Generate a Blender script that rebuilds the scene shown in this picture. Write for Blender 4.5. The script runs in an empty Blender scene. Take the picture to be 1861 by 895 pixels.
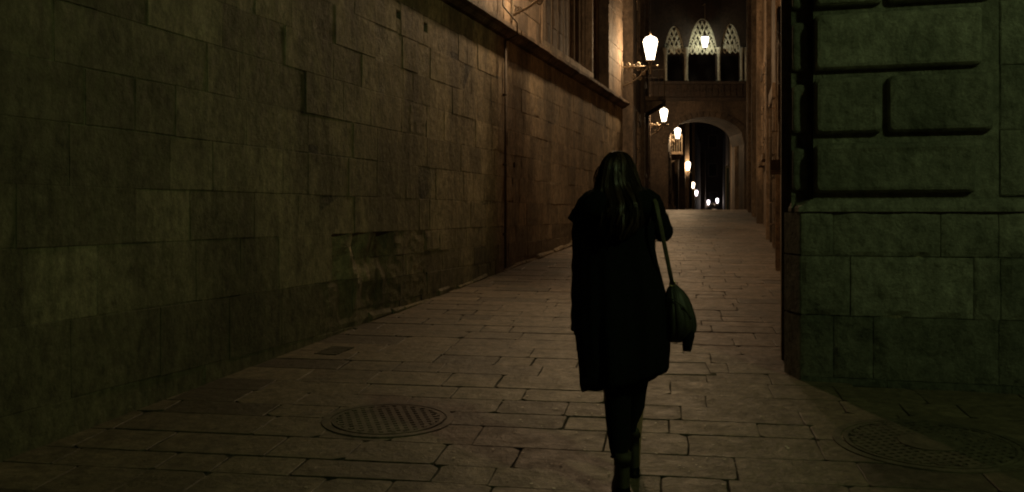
import bpy, bmesh, math, random
from math import sin, cos, pi, radians, sqrt
from mathutils import Vector, Matrix, noise as mnoise
random.seed(7)
S = bpy.context.scene
C = S.collection
F = 1800.0            # focal length in photograph pixels
EYE = 1.6

# ------------------------------------------------------------------ camera
cam = bpy.data.cameras.new('camera')
cam.sensor_width = 36.0
cam.lens = 36.0 * F / 1861.0
cam.shift_y = -59.5 / 1861.0
cam.clip_end = 1000
camo = bpy.data.objects.new('camera', cam)
camo.location = (0, 0, EYE)
camo.rotation_euler = (pi / 2, 0, 0)
C.objects.link(camo)
S.camera = camo
# ------------------------------------------------------------------ night sky
w = bpy.data.worlds.new('World')
S.world = w
w.use_nodes = True
nt = w.node_tree
sky = nt.nodes.new('ShaderNodeTexSky')
sky.sky_type = 'NISHITA'
sky.sun_disc = False
sky.sun_elevation = radians(2)
sky.sun_rotation = radians(200)
nt.links.new(sky.outputs[0], nt.nodes['Background'].inputs[0])
nt.nodes['Background'].inputs[1].default_value = 0.0008
S.view_settings.view_transform = 'Standard'
S.view_settings.look = 'None'
S.view_settings.exposure = 0.0
S.view_settings.gamma = 1.0
S.cycles.max_bounces = 5
S.cycles.diffuse_bounces = 3
S.cycles.sample_clamp_indirect = 4.0
S.cycles.filter_width = 2.0
STREET_W = 285.0      # watts of the bulb in each street lantern
PLAZA_L = 116.0       # brightness of the greenish plaza lamp

# ------------------------------------------------------------------ ground profile
GP = [(-60, -1.2), (-20, -0.6), (0, 0.0), (18, 0.972), (24, 1.24), (30, 1.47), (36, 1.64), (42, 1.755), (47, 1.77),
      (52, 1.66), (58, 1.25), (66, 0.62), (92, -0.1), (105, -0.6), (150, -1.0), (400, -1.5)]
def zg(y):
    for i in range(len(GP) - 1):
        if y <= GP[i + 1][0]:
            a, b = GP[i], GP[i + 1]
            t = (y - a[0]) / (b[0] - a[0])
            return a[1] + t * (b[1] - a[1])
    return GP[-1][1]
def px2X(x, Y): return (x - 930.0) / F * Y
def px2Z(y, Y): return EYE + (388.0 - y) / F * Y

# ------------------------------------------------------------------ materials
def new_mat(name):
    m = bpy.data.materials.new(name)
    m.use_nodes = True
    return m, m.node_tree.nodes, m.node_tree.links, m.node_tree.nodes['Principled BSDF']
def mixrgb(n, l, fac, a, b, mode='MIX'):
    k = n.new('ShaderNodeMix'); k.data_type = 'RGBA'; k.blend_type = mode
    for inp, v in ((0, fac), (6, a), (7, b)):
        if isinstance(v, (int, float)): k.inputs[inp].default_value = v
        elif isinstance(v, tuple): k.inputs[inp].default_value = (*v, 1)
        else: l.new(v, k.inputs[inp])
    return k.outputs[2]
def ramp(n, l, src, p0, p1, v0=0.0, v1=1.0):
    r = n.new('ShaderNodeMapRange')
    r.inputs[1].default_value = p0; r.inputs[2].default_value = p1
    r.inputs[3].default_value = v0; r.inputs[4].default_value = v1
    l.new(src, r.inputs[0]); return r.outputs[0]
def noise(n, l, scale, detail=4, rough=0.6, stretch=None, coord=None):
    g = n.new('ShaderNodeNewGeometry')
    src = g.outputs['Position']
    if coord: src = coord
    if stretch:
        v = n.new('ShaderNodeVectorMath'); v.operation = 'MULTIPLY'
        v.inputs[1].default_value = stretch; l.new(src, v.inputs[0]); src = v.outputs[0]
    k = n.new('ShaderNodeTexNoise'); k.inputs['Scale'].default_value = scale
    k.inputs['Detail'].default_value = detail; k.inputs['Roughness'].default_value = rough
    l.new(src, k.inputs['Vector']); return k.outputs[0]
def stone_mat(name, light, dark, stain_shade=(0.03, 0.028, 0.022), rough=0.8, bump=0.012, streak=True, stain_amt=0.7, tone=0.5, spec=0.3, fine=26, mott=0.75):
    m, n, l, p = new_mat(name)
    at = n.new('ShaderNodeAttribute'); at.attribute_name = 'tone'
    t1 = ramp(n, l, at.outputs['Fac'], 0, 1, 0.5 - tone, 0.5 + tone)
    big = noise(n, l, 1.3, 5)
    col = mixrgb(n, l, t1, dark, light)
    col = mixrgb(n, l, ramp(n, l, at.outputs['Fac'], -1, 0, 0.85, 0.0), col, stain_shade)  # negative tone pulls in this dark colour, for dirt and painted shade
    mot = noise(n, l, 7.0, 6, 0.7)
    col = mixrgb(n, l, ramp(n, l, mot, 0.3, 0.7, 0.0, 0.5), col, tuple(c * 0.5 for c in dark))
    if streak:
        st = noise(n, l, 1.7, 6, 0.6, (1, 1, 0.22))
        col = mixrgb(n, l, ramp(n, l, st, 0.46, 0.62, 0, min(1, stain_amt * 1.15)), col, stain_shade)
    col = mixrgb(n, l, ramp(n, l, big, 0.5, 0.72, 0, stain_amt), col, stain_shade)
    md = noise(n, l, 14, 7, 0.75, (1, 1, 0.6))
    col = mixrgb(n, l, mott, col, mixrgb(n, l, ramp(n, l, md, 0.3, 0.7), (0.12, 0.12, 0.12), (0.88, 0.88, 0.88)), 'OVERLAY')
    gr = noise(n, l, 90, 3, 0.8)
    col = mixrgb(n, l, 0.5, col, mixrgb(n, l, gr, (0, 0, 0), (1, 1, 1)), 'OVERLAY')
    l.new(col, p.inputs['Base Color'])
    rr = ramp(n, l, mot, 0.3, 0.7, rough - 0.1, min(1, rough + 0.1))
    l.new(rr, p.inputs['Roughness'])
    p.inputs['Specular IOR Level'].default_value = spec
    b1 = noise(n, l, fine, 6, 0.7)
    b = n.new('ShaderNodeBump'); b.inputs['Strength'].default_value = 0.9; b.inputs['Distance'].default_value = bump
    l.new(b1, b.inputs['Height'])
    b2 = n.new('ShaderNodeBump'); b2.inputs['Strength'].default_value = 0.8; b2.inputs['Distance'].default_value = bump * 2.2
    l.new(noise(n, l, 6.0, 5, 0.65), b2.inputs['Height']); l.new(b.outputs[0], b2.inputs['Normal'])
    l.new(b2.outputs[0], p.inputs['Normal'])
    return m
def plain_mat(name, col, rough=0.6, metal=0.0, spec=0.4, var=0.3, bump=0.0, scale=20):
    m, n, l, p = new_mat(name)
    c = mixrgb(n, l, ramp(n, l, noise(n, l, scale, 4), 0.3, 0.7, 0, 1), tuple(x * (1 - var) for x in col), tuple(min(1, x * (1 + var)) for x in col))
    l.new(c, p.inputs['Base Color'])
    p.inputs['Roughness'].default_value = rough
    p.inputs['Metallic'].default_value = metal
    p.inputs['Specular IOR Level'].default_value = spec
    if bump:
        b = n.new('ShaderNodeBump'); b.inputs['Distance'].default_value = bump
        l.new(noise(n, l, scale * 2, 5), b.inputs['Height']); l.new(b.outputs[0], p.inputs['Normal'])
    return m
def emit_mat(name, col, s):
    m, n, l, p = new_mat(name)
    p.inputs['Base Color'].default_value = (0.8, 0.75, 0.65, 1)
    p.inputs['Emission Color'].default_value = (*col, 1)
    p.inputs['Emission Strength'].default_value = s
    return m
def glow_glass(name, col, s):
    m = bpy.data.materials.new(name); m.use_nodes = True; n = m.node_tree.nodes; l = m.node_tree.links; n.clear()
    e = n.new('ShaderNodeEmission'); e.inputs[0].default_value = (*col, 1); e.inputs[1].default_value = s
    t = n.new('ShaderNodeBsdfTransparent'); t.inputs[0].default_value = (0.85, 0.85, 0.85, 1)
    a = n.new('ShaderNodeAddShader'); o = n.new('ShaderNodeOutputMaterial')
    l.new(e.outputs[0], a.inputs[0]); l.new(t.outputs[0], a.inputs[1]); l.new(a.outputs[0], o.inputs[0]); return m
M = {}
M['wall'] = stone_mat('wall_stone', (0.42, 0.335, 0.225), (0.28, 0.225, 0.15), stain_shade=(0.08, 0.066, 0.046), stain_amt=0.6)
M['mortar'] = stone_mat('mortar', (0.5, 0.42, 0.3), (0.24, 0.2, 0.14), stain_amt=0.95, bump=0.02)
M['street_wall'] = stone_mat('street_wall_stone', (0.27, 0.20, 0.135), (0.15, 0.11, 0.075), stain_shade=(0.04, 0.03, 0.022))
M['palace'] = stone_mat('palace_stone', (0.40, 0.375, 0.31), (0.20, 0.19, 0.155), stain_shade=(0.05, 0.055, 0.045), stain_amt=0.65, streak=False, mott=0.65, bump=0.02)
M['paving'] = stone_mat('paving_stone', (0.27, 0.205, 0.145), (0.15, 0.113, 0.08), stain_shade=(0.06, 0.05, 0.04), streak=False, rough=0.55, bump=0.008, stain_amt=0.6, spec=0.34)
M['joint'] = stone_mat('joint_dirt', (0.11, 0.088, 0.066), (0.05, 0.042, 0.032), streak=False)
M['dusty'] = stone_mat('dusty_cast_iron', (0.22, 0.175, 0.13), (0.13, 0.105, 0.08), streak=False, rough=0.55, bump=0.003, stain_amt=0.5, spec=0.3)
M['dark_stone'] = stone_mat('dark_brown_stone', (0.055, 0.037, 0.025), (0.03, 0.02, 0.015), stain_shade=(0.02, 0.015, 0.012))  # very dark brown, much darker than the tracery stone
M['bridge'] = stone_mat('bridge_stone', (0.10, 0.068, 0.045), (0.055, 0.04, 0.028), stain_shade=(0.02, 0.015, 0.012))
M['column'] = stone_mat('column_stone', (0.36, 0.33, 0.25), (0.25, 0.22, 0.17), stain_shade=(0.1, 0.09, 0.07), stain_amt=0.5, bump=0.004)
M['right_wall'] = stone_mat('right_wall_stone', (0.40, 0.28, 0.18), (0.22, 0.155, 0.1), stain_shade=(0.06, 0.042, 0.028))
M['mid_stone'] = stone_mat('brown_front_stone', (0.2, 0.145, 0.1), (0.11, 0.08, 0.055), stain_shade=(0.03, 0.022, 0.016))
M['tracery'] = stone_mat('tracery_stone', (0.62, 0.58, 0.44), (0.45, 0.42, 0.33), stain_shade=(0.2, 0.18, 0.14), stain_amt=0.3, bump=0.004)
M['iron'] = plain_mat('wrought_iron', (0.22, 0.18, 0.13), 0.5, 0.3, 0.5, 0.4, 0.002, 40)
M['cast'] = plain_mat('cast_iron', (0.10, 0.08, 0.06), 0.42, 0.75, 0.5, 0.4, 0.002, 30)
M['darkglass'] = plain_mat('dark_window_glass', (0.012, 0.013, 0.014), 0.12, 0, 0.6, 0.2)
M['wood'] = plain_mat('dark_wood', (0.06, 0.04, 0.025), 0.6, 0, 0.4, 0.4, 0.003, 12)
M['greenlit'] = plain_mat('green_light_tinted_wood', (0.02, 0.045, 0.028), 0.5, 0, 0.4, 0.3)  # green light on the far shop front, put into the wood colour
M['coat'] = plain_mat('black_wool', (0.008, 0.008, 0.008), 0.95, 0, 0.08, 0.3, 0.003, 60)
M['trouser'] = plain_mat('black_cloth', (0.008, 0.008, 0.008), 0.9, 0, 0.1, 0.3, 0.002, 60)
M['boot'] = plain_mat('boot_leather', (0.06, 0.052, 0.032), 0.6, 0, 0.2, 0.3, 0.001, 30)
M['bag'] = plain_mat('green_leather', (0.036, 0.034, 0.022), 0.5, 0, 0.45, 0.4, 0.004, 18)
M['strap'] = plain_mat('green_webbing', (0.09, 0.075, 0.045), 0.6, 0, 0.4, 0.3, 0.001, 90)
M['hair'] = plain_mat('brown_hair', (0.014, 0.007, 0.004), 0.6, 0, 0.12, 0.5, 0, 30)
M['hair_light'] = plain_mat('lighter_brown_hair', (0.045, 0.022, 0.012), 0.42, 0, 0.5, 0.3, 0, 30)
M['skin'] = plain_mat('skin', (0.45, 0.28, 0.2), 0.55, 0, 0.4, 0.05)
M['brass'] = plain_mat('brass', (0.5, 0.4, 0.2), 0.35, 0.9, 0.5, 0.2)
M['fleck'] = plain_mat('pale_fleck', (0.7, 0.6, 0.5), 0.6)
M['pipe'] = plain_mat('brown_paint', (0.12, 0.09, 0.06), 0.55, 0, 0.4, 0.3)
M['lantern'] = glow_glass('lit_lantern_glass', (1.0, 0.84, 0.62), 3.6)
M['lantern_far'] = glow_glass('lit_white_lantern_glass', (1.0, 0.9, 1.0), 3.6)
M['lantern_green'] = glow_glass('lit_hanging_lantern_glass', (1.0, 0.95, 0.95), 3.0)
M['plaza'] = emit_mat('lit_plaza_globe', (0.72, 1.0, 0.40), PLAZA_L)

# ------------------------------------------------------------------ mesh helpers
class MB:
    def __init__(s): s.v = []; s.f = []; s.t = []
    def add(s, vs, fs, tone=None):
        if tone is None: tone = 0.5
        b = len(s.v)
        s.v += [tuple(x) for x in vs]; s.f += [tuple(i + b for i in f) for f in fs]; s.t += [tone] * len(vs)
        return s
    def merge(s, o):
        b = len(s.v); s.v += o.v; s.f += [tuple(i + b for i in f) for f in o.f]; s.t += o.t
    def box(s, x0, x1, y0, y1, z0, z1, tone=None):
        v = [(x0, y0, z0), (x1, y0, z0), (x1, y1, z0), (x0, y1, z0), (x0, y0, z1), (x1, y0, z1), (x1, y1, z1), (x0, y1, z1)]
        return s.add(v, [(3, 2, 1, 0), (4, 5, 6, 7), (0, 1, 5, 4), (1, 2, 6, 5), (2, 3, 7, 6), (3, 0, 4, 7)], tone)
    def tube(s, pts, r, n=8, caps=True, tone=None, flat=1.0):
        pts = [Vector(p) for p in pts]
        rs = r if isinstance(r, (list, tuple)) else [r] * len(pts)
        vs = []; up0 = None
        for i, p in enumerate(pts):
            d = (pts[min(i + 1, len(pts) - 1)] - pts[max(i - 1, 0)])
            if d.length < 1e-9: d = Vector((0, 0, 1))
            d.normalize()
            if up0 is None:
                up0 = Vector((0, 0, 1)) if abs(d.z) < 0.9 else Vector((0, 1, 0))
            a = d.cross(up0); a.normalize(); b = a.cross(d); up0 = b
            for k in range(n):
                q = 2 * pi * k / n
                vs.append(p + a * (rs[i] * cos(q)) + b * (rs[i] * flat * sin(q)))
        fs = []
        for i in range(len(pts) - 1):
            for k in range(n):
                fs.append((i * n + k, i * n + (k + 1) % n, (i + 1) * n + (k + 1) % n, (i + 1) * n + k))
        if caps:
            fs.append(tuple(reversed(range(n)))); fs.append(tuple(range((len(pts) - 1) * n, len(pts) * n)))
        return s.add(vs, fs, tone)
    def loft(s, rings, cap0=True, cap1=True, tone=None):
        n = len(rings[0]); vs = [p for r in rings for p in r]; fs = []
        for i in range(len(rings) - 1):
            for k in range(n):
                fs.append((i * n + k, i * n + (k + 1) % n, (i + 1) * n + (k + 1) % n, (i + 1) * n + k))
        if cap0: fs.append(tuple(reversed(range(n))))
        if cap1: fs.append(tuple(range((len(rings) - 1) * n, len(rings) * n)))
        return s.add(vs, fs, tone)
    def lathe(s, prof, c=(0, 0, 0), n=12, tone=None):
        rings = [[(c[0] + r * cos(2 * pi * k / n), c[1] + r * sin(2 * pi * k / n), c[2] + z) for k in range(n)] for r, z in prof]
        return s.loft(rings, True, True, tone)
    def torus(s, c, R, r, axis='y', n=12, m=6, tone=None):
        vs = []
        for i in range(n):
            a = 2 * pi * i / n
            for k in range(m):
                b = 2 * pi * k / m
                u = (R + r * cos(b)); x, y, z = u * cos(a), r * sin(b), u * sin(a)
                if axis == 'z': x, y, z = x, z, y
                vs.append((c[0] + x, c[1] + y, c[2] + z))
        fs = [(i * m + k, ((i + 1) % n) * m + k, ((i + 1) % n) * m + (k + 1) % m, i * m + (k + 1) % m) for i in range(n) for k in range(m)]
        return s.add(vs, fs, tone)
    def xf(s, fn):
        s.v = [tuple(fn(*p)) for p in s.v]; return s
    def build(s, name, mat, parent=None, smooth=False, loc=None):
        me = bpy.data.meshes.new(name)
        me.from_pydata(s.v, [], s.f); me.update()
        bm = bmesh.new(); bm.from_mesh(me); bmesh.ops.recalc_face_normals(bm, faces=bm.faces); bm.to_mesh(me); bm.free()
        a = me.attributes.new('tone', 'FLOAT', 'POINT'); a.data.foreach_set('value', s.t)
        me.materials.append(M[mat] if isinstance(mat, str) else mat)
        if smooth: me.polygons.foreach_set('use_smooth', [True] * len(me.polygons))
        o = bpy.data.objects.new(name, me); C.objects.link(o)
        if parent: o.parent = parent
        if loc: o.location = loc
        return o
def tag(o, label=None, cat=None, group=None, kind=None):
    if label: o['label'] = label
    if cat: o['category'] = cat
    if group: o['group'] = group
    if kind: o['kind'] = kind
    return o
def empty(name, loc=(0, 0, 0), rz=0):
    o = bpy.data.objects.new(name, None); o.empty_display_size = 0.3
    o.location = loc; o.rotation_euler = (0, 0, rz); C.objects.link(o); return o
def kids(o): return [c for c in bpy.data.objects if c.parent == o]
def copy_tree(o, parent=None):
    c = o.copy(); C.objects.link(c); c.parent = parent
    for ch in kids(o): copy_tree(ch, c)
    return c

# a block with a chamfered, slightly irregular face; coordinates (s along, n out, z up)
def block(s0, s1, z0, z1, depth, out=0.0, ch=0.012, jit=0.006, tone=None, tilt=0.004, erode=0.0):
    m = MB(); J = lambda: random.uniform(-jit, jit)
    if tone is None: tone = random.random()
    ch = min(ch, (s1 - s0) * 0.3, (z1 - z0) * 0.3)
    b = [(s0 + J(), z0 + J()), (s1 + J(), z0 + J()), (s1 + J(), z1 + J()), (s0 + J(), z1 + J())]
    base = [(x, -depth, z) for x, z in b]
    mid = [(x, out - ch, z) for x, z in b]
    cx, cz = (s0 + s1) / 2, (z0 + z1) / 2
    fr = []
    for x, z in b:
        fx = x + (ch if x < cx else -ch) * random.uniform(0.7, 1.5); fz = z + (ch if z < cz else -ch) * random.uniform(0.7, 1.5)
        fr.append((fx, out + random.uniform(-tilt, tilt), fz))
    if not erode:
        f = [(0, 1, 5, 4), (1, 2, 6, 5), (2, 3, 7, 6), (3, 0, 4, 7), (4, 5, 9, 8), (5, 6, 10, 9), (6, 7, 11, 10), (7, 4, 8, 11), (8, 9, 10, 11)]
        m.add(base + mid + fr, f, tone)
        return m
    # worn face: a small grid hollowed and bulged
    n = 10; vs = []
    for j in range(n + 1):
        for i in range(n + 1):
            u, v = i / n, j / n
            x = s0 + (s1 - s0) * u; z = z0 + (z1 - z0) * v
            edge = min(u, 1 - u, v, 1 - v) * 2
            if erode > 0.05:
                ss_ = lambda lo, hi, t: max(0.0, min(1.0, (t - lo) / (hi - lo)))
                hol = ss_(3.5, 4.1, x + 0.25 * mnoise.noise(Vector((z * 4, 1, 2)))) * (1 - ss_(4.7, 5.5, x + 0.3 * mnoise.noise(Vector((z * 5, 7, 2))))) * ss_(0.55, 1.25, z)
                q_ = mnoise.noise(Vector((x * 3.4, z * 2.6, 5.7))) + 0.22 * mnoise.noise(Vector((x * 8, z * 9, 2.7)))
                d = out - 0.004 - 0.115 * hol * (0.45 + 1.4 * q_) - 0.022 * abs(mnoise.noise(Vector((x * 5, z * 7, 9))))
                d = max(-0.15, min(0.02, d))
            else:
                q_ = mnoise.fractal(Vector((x * 4, z * 5, 5.7)), 1.0, 2.1, 4)
                d = out - erode * 0.5 * (1 - min(1, edge * 6)) * (0.4 + max(0, mnoise.noise(Vector((x * 6, z * 6, 1))) * 3)) - erode * 0.6 * max(0.0, q_)
            vs.append((x, d, z))
    fs = []
    for j in range(n):
        for i in range(n):
            a = j * (n + 1) + i; fs.append((a, a + 1, a + n + 2, a + n + 1))
    m.add(vs, fs, tone)
    per = [i for i in range(n + 1)] + [j * (n + 1) + n for j in range(1, n + 1)] + [n * (n + 1) + i for i in range(n - 1, -1, -1)] + [j * (n + 1) for j in range(n - 1, 0, -1)]
    k = len(m.v); pv = [(vs[i][0], -depth, vs[i][2]) for i in per]
    m.v += pv; m.t += [tone] * len(pv); L = len(per)
    m.f += [(per[i], per[(i + 1) % L], k + (i + 1) % L, k + i) for i in range(L)]
    return m
def slab(s0, s1, z0, z1, depth, out, tone, wear):
    m = MB(); pts = []
    c = [(s0, z0), (s1, z0), (s1, z1), (s0, z1)]
    for i in range(4):
        a = c[i]; p = c[i - 1]; q = c[(i + 1) % 4]; k = random.choice([0.006, 0.012, 0.02, 0.035]) * wear
        for o in (p, q):
            dx, dy = o[0] - a[0], o[1] - a[1]; L = math.hypot(dx, dy)
            pts.append((a[0] + dx / L * k + random.uniform(-.003, .003) * wear, a[1] + dy / L * k + random.uniform(-.003, .003) * wear))
        pts.append(((a[0] + q[0]) / 2 + random.uniform(-.05, .05), (a[1] + q[1]) / 2))
        if i in (0, 2): pts[-1] = (pts[-1][0], pts[-1][1] + random.uniform(-.005, .005) * wear)
        else: pts[-1] = ((a[0] + q[0]) / 2 + random.uniform(-.005, .005) * wear, (a[1] + q[1]) / 2)
    n = len(pts); cx = (s0 + s1) / 2; cz = (z0 + z1) / 2; ta, tb = random.uniform(-.002, .002), random.uniform(-.003, .003)
    hgt = lambda x, z: out + ta * (x - cx) / (s1 - s0) + tb * (z - cz) / (z1 - z0)
    base = [(x, -depth, z) for x, z in pts]; mid = [(x, hgt(x, z) - 0.003, z) for x, z in pts]
    top = []
    for x, z in pts:
        d = Vector((cx - x, cz - z)); k = 0.0045 / max(d.length, .01); top.append((x + d.x * k, hgt(x, z), z + d.y * k))
    f = [(i, (i + 1) % n, n + (i + 1) % n, n + i) for i in range(n)] + [(n + i, n + (i + 1) % n, 2 * n + (i + 1) % n, 2 * n + i) for i in range(n)] + [tuple(range(2 * n, 3 * n))]
    m.add(base + mid + top, f, tone); m.t = [-0.8] * (2 * n) + [tone] * n; return m
def seen_size(m):
    xs = []; ys = []
    for X, Y, Z in m.v:
        if Y < 1.0: return 0
        xs.append(930 + F * X / Y); ys.append(388 - F * (Z - EYE) / Y)
    x0, x1, y0, y1 = max(0, min(xs)), min(1861, max(xs)), max(0, min(ys)), min(895, max(ys))
    if x1 <= x0 or y1 <= y0: return 0
    return (x1 - x0) * (y1 - y0)
def emit_pieces(ms, name, mat, parent, limit=300, rest_name='masonry', minpx=60):
    ms = sorted(ms, key=lambda m: -seen_size(m)); n = 0; rest = MB()
    for m in ms:
        if n < limit and seen_size(m) > minpx: m.build(name, mat, parent); n += 1
        else: rest.merge(m)
    if rest.v:
        r = rest.build(rest_name, mat, parent); r['kind'] = 'stuff'
    return n
class Frame:      # a wall line: s along, n outward, z up
    def __init__(s, p0, p1, side=1):
        s.o = Vector((p0[0], p0[1])); d = Vector((p1[0] - p0[0], p1[1] - p0[1])); s.len = d.length; s.u = d.normalized()
        s.n = Vector((s.u.y, -s.u.x)) * side
    def __call__(s, a, b, z):
        p = s.o + s.u * a + s.n * b; return (p.x, p.y, z)
    def sY(s, Y): return (Y - s.o.y) / s.u.y

# ------------------------------------------------------------------ ground
gm = MB(); xs = [-60, -30, -12, -6, -3, 0, 3, 6, 9, 12, 16, 20, 26, 34, 44, 70]
ys = sorted(set([-40, -20, -10, -5] + [i for i in range(-2, 60, 1)] + list(range(60, 110, 4)) + [115, 130, 150, 180, 240, 320]))
vs = [(x, y, zg(y) - 0.011) for y in ys for x in xs]; nx = len(xs)
fs = [(j * nx + i, j * nx + i + 1, (j + 1) * nx + i + 1, (j + 1) * nx + i) for j in range(len(ys) - 1) for i in range(nx - 1)]
ground = gm.add(vs, fs, 0.3).build('ground', 'joint'); tag(ground, kind='structure')
# paving
LW = Frame((-2.71, 5.25), (2.67, 23.9), 1)     # left wall line, normal to the street
RS = [(2.2, 7.9), (4.45, 16.5), (6.75, 26.7), (10.1, 42), (10.95, 46)]
LS = [(3.2, 26.2), (6.38, 45.9)]
def polyX(P, Y):
    if Y <= P[0][1]:
        a, b = P[0], P[1]
    else:
        a, b = P[-2], P[-1]
        for i in range(len(P) - 1):
            if Y <= P[i + 1][1]: a, b = P[i], P[i + 1]; break
    return a[0] + (Y - a[1]) / (b[1] - a[1]) * (b[0] - a[0])
def leftX(Y):
    if Y < 24: return -4.225 + 0.2885 * Y
    return polyX(LS + [(7.3, 47), (8.25, 52.5), (11.2, 66), (16.2, 92), (18.8, 105), (28.6, 150)], Y)
def rightX(Y):
    if Y < 7.0: return 14
    return polyX(RS + [(13.4, 60), (16.2, 75), (33, 155)], Y)
pave = tag(empty('pavement', (0, 5, zg(5))), kind='structure')
pave.location = (0, 0, 0)
A9 = radians(9)
U9 = (sin(A9), cos(A9)); V9 = (cos(A9), -sin(A9))
slabs = []; far = MB(); t = 1.4; row = 0
while t < 52:
    dt = random.uniform(0.27, 0.42) if t < 22 else 0.5
    ls = [-8.0 + random.uniform(0, 0.6)]
    while ls[-1] < 13: ls.append(ls[-1] + random.choice([0.3, 0.38, 0.46, 0.52, 0.6, 0.68, 0.8]) * random.uniform(0.9, 1.1))
    for i in range(len(ls) - 1):
        a, b = ls[i], ls[i + 1]
        cX = V9[0] * (a + b) / 2 + U9[0] * (t + dt / 2); cY = V9[1] * (a + b) / 2 + U9[1] * (t + dt / 2)
        if cX < leftX(cY) - 0.55 or cX > rightX(cY) + 0.45 or cX > 9.5 + max(0, cY - 7): continue
        if cY > 9.5 and (cX > rightX(cY) + 0.3): continue
        wob = lambda k: 0.014 * sin(k * 1.7 + row)
        g = random.choice([0.0003, 0.0003, 0.001, 0.003, 0.005, 0.010 if cX < 0.8 else 0.004]) if cY < 12 else 0.002
        m = slab(a + g, b - g, t + g, t + dt - g, 0.05, random.uniform(-0.0022, 0.0022), 0.2 + 0.8 * random.random(), random.choice([0.5, 1.0, 1.4]) if cY < 14 else 0.3)
        if random.random() < 0.06: m.t = [-0.5] * len(m.t)
        m.xf(lambda s_, n_, z_: (V9[0] * s_ + U9[0] * (z_ + wob(s_)), V9[1] * s_ + U9[1] * (z_ + wob(s_)), zg(V9[1] * s_ + U9[1] * z_) + n_))
        if cY > 9.6: far.merge(m)
        else: slabs.append(m)
    t += dt; row += 1
emit_pieces(slabs, 'paving_stone', 'paving', pave, 300, 'paving_stone_margin', 40)
fo = far.build('far_paving_stone', 'paving', pave); fo['kind'] = 'stuff'
# street surface past the crest
fs_ = MB(); yy = [52, 56, 60, 66, 75, 92, 105, 130, 150, 175]
vs = []
for y in yy: vs += [(leftX(y) - 0.3, y, zg(y)), (rightX(y) + 0.3, y, zg(y))]
fs_.add(vs, [(2 * i, 2 * i + 1, 2 * i + 3, 2 * i + 2) for i in range(len(yy) - 1)], 0.5)
tag(fs_.build('road', 'paving'), kind='structure')

# manholes
def manhole(px, py, dia, label):
    Y = 2880.0 / (py - 290); X = px2X(px, Y); R_ = dia / 2
    root = empty('manhole_cover', (X, Y, zg(Y) + 0.001)); tag(root, label, 'manhole cover', 'round manhole covers in the paving')
    root.rotation_euler = (math.atan(0.054), 0, 0)
    f = MB()
    f.lathe([(R_ - 0.05, -0.01), (R_ - 0.045, 0.007), (R_ - 0.005, 0.009), (R_, 0.0)], n=48); 
    d = MB(); n = 48
    ring = lambda r0, r1, z0, z1, mb: mb.loft([[(r0 * cos(2 * pi * k / n), r0 * sin(2 * pi * k / n), z0) for k in range(n)], [(r0 * cos(2 * pi * k / n), r0 * sin(2 * pi * k / n), z1) for k in range(n)],
                                           [(r1 * cos(2 * pi * k / n), r1 * sin(2 * pi * k / n), z1) for k in range(n)], [(r1 * cos(2 * pi * k / n), r1 * sin(2 * pi * k / n), z0) for k in range(n)]], False, False)
    fr = MB(); ring(R_ - 0.045, R_, -0.02, 0.005, fr); ring(R_ - 0.085, R_ - 0.062, -0.02, 0.006, fr)
    fr.build('frame', 'dusty', root)
    d.lathe([(R_ - 0.06, -0.02), (R_ - 0.06, 0.0)], n=48)
    d.build('lid', 'joint', root)
    g = MB(); step = 0.052; hw = 0.013; a0 = radians(14); Ri = R_ * 0.8 if dia < 0.9 else R_ - 0.1
    k = -12
    for k in range(-12, 13):
        o = k * step
        if abs(o) >= Ri: continue
        L = sqrt(Ri * Ri - o * o)
        for sw in (0, 1):
            mb = MB().box(-L, L, o - hw, o + hw, -0.002, 0.005 if sw else 0.0055)
            an = a0 + sw * pi / 2
            mb.xf(lambda x, y, z: (x * cos(an) - y * sin(an), x * sin(an) + y * cos(an), z)); g.merge(mb)
    lug = MB()
    for q in range(28):
        an = 2 * pi * q / 28
        mb = MB().box(R_ - 0.1, R_ - 0.088, -0.012, 0.012, -0.002, 0.01)
        mb.xf(lambda x, y, z: (x * cos(an) - y * sin(an), x * sin(an) + y * cos(an), z)); g.merge(mb)
    gg = g.build('grid_pattern', 'dusty', root)
    if dia > 0.9:
        h = MB(); ring(0.0, 0.17, 0, 0.011, h); h.build('centre_boss', 'dusty', root)
manhole(705, 762, 0.81, 'worn round manhole cover in the paving left of the walking woman')
manhole(1690, 806, 1.05, 'large cross-hatched manhole cover at the foot of the greenish rusticated building')
# small dark iron grate by the left wall
Y = 8.3; X = px2X(607, Y)
g = empty('drain_grate', (X, Y, zg(Y) + 0.003), -radians(16)); g.rotation_euler[0] = math.atan(0.054); tag(g, 'small dark rectangular drain grate set in the paving beside the left wall', 'grate')
MB().box(-0.1, 0.1, -0.17, 0.17, -0.01, 0.001).build('plate', 'joint', g)
for k in range(6):
    MB().box(-0.1, 0.1, -0.165 + k * 0.06, -0.135 + k * 0.06, 0.0015, 0.004).build('bar', 'dusty', g)
Y = 7.6; X = px2X(1252, Y)
g = empty('utility_hatch', (X, Y, zg(Y) + 0.004), -radians(5)); g.rotation_euler[0] = math.atan(0.054); tag(g, 'rectangular utility hatch with a metal rim in the paving right of the woman', 'hatch')
MB().box(-0.26, 0.14, -0.2, 0.2, -0.02, -0.001).build('lid', 'dusty', g)
rm = MB(); rm.box(-0.3, 0.18, 0.2, 0.23, -0.01, 0.003); rm.box(-0.3, 0.18, -0.23, -0.2, -0.01, 0.001); rm.box(-0.3, -0.26, -0.2, 0.2, -0.01, 0.0025); rm.box(0.14, 0.18, -0.2, 0.2, -0.01, 0.006)
rm.build('rim', 'paving', g)
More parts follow.
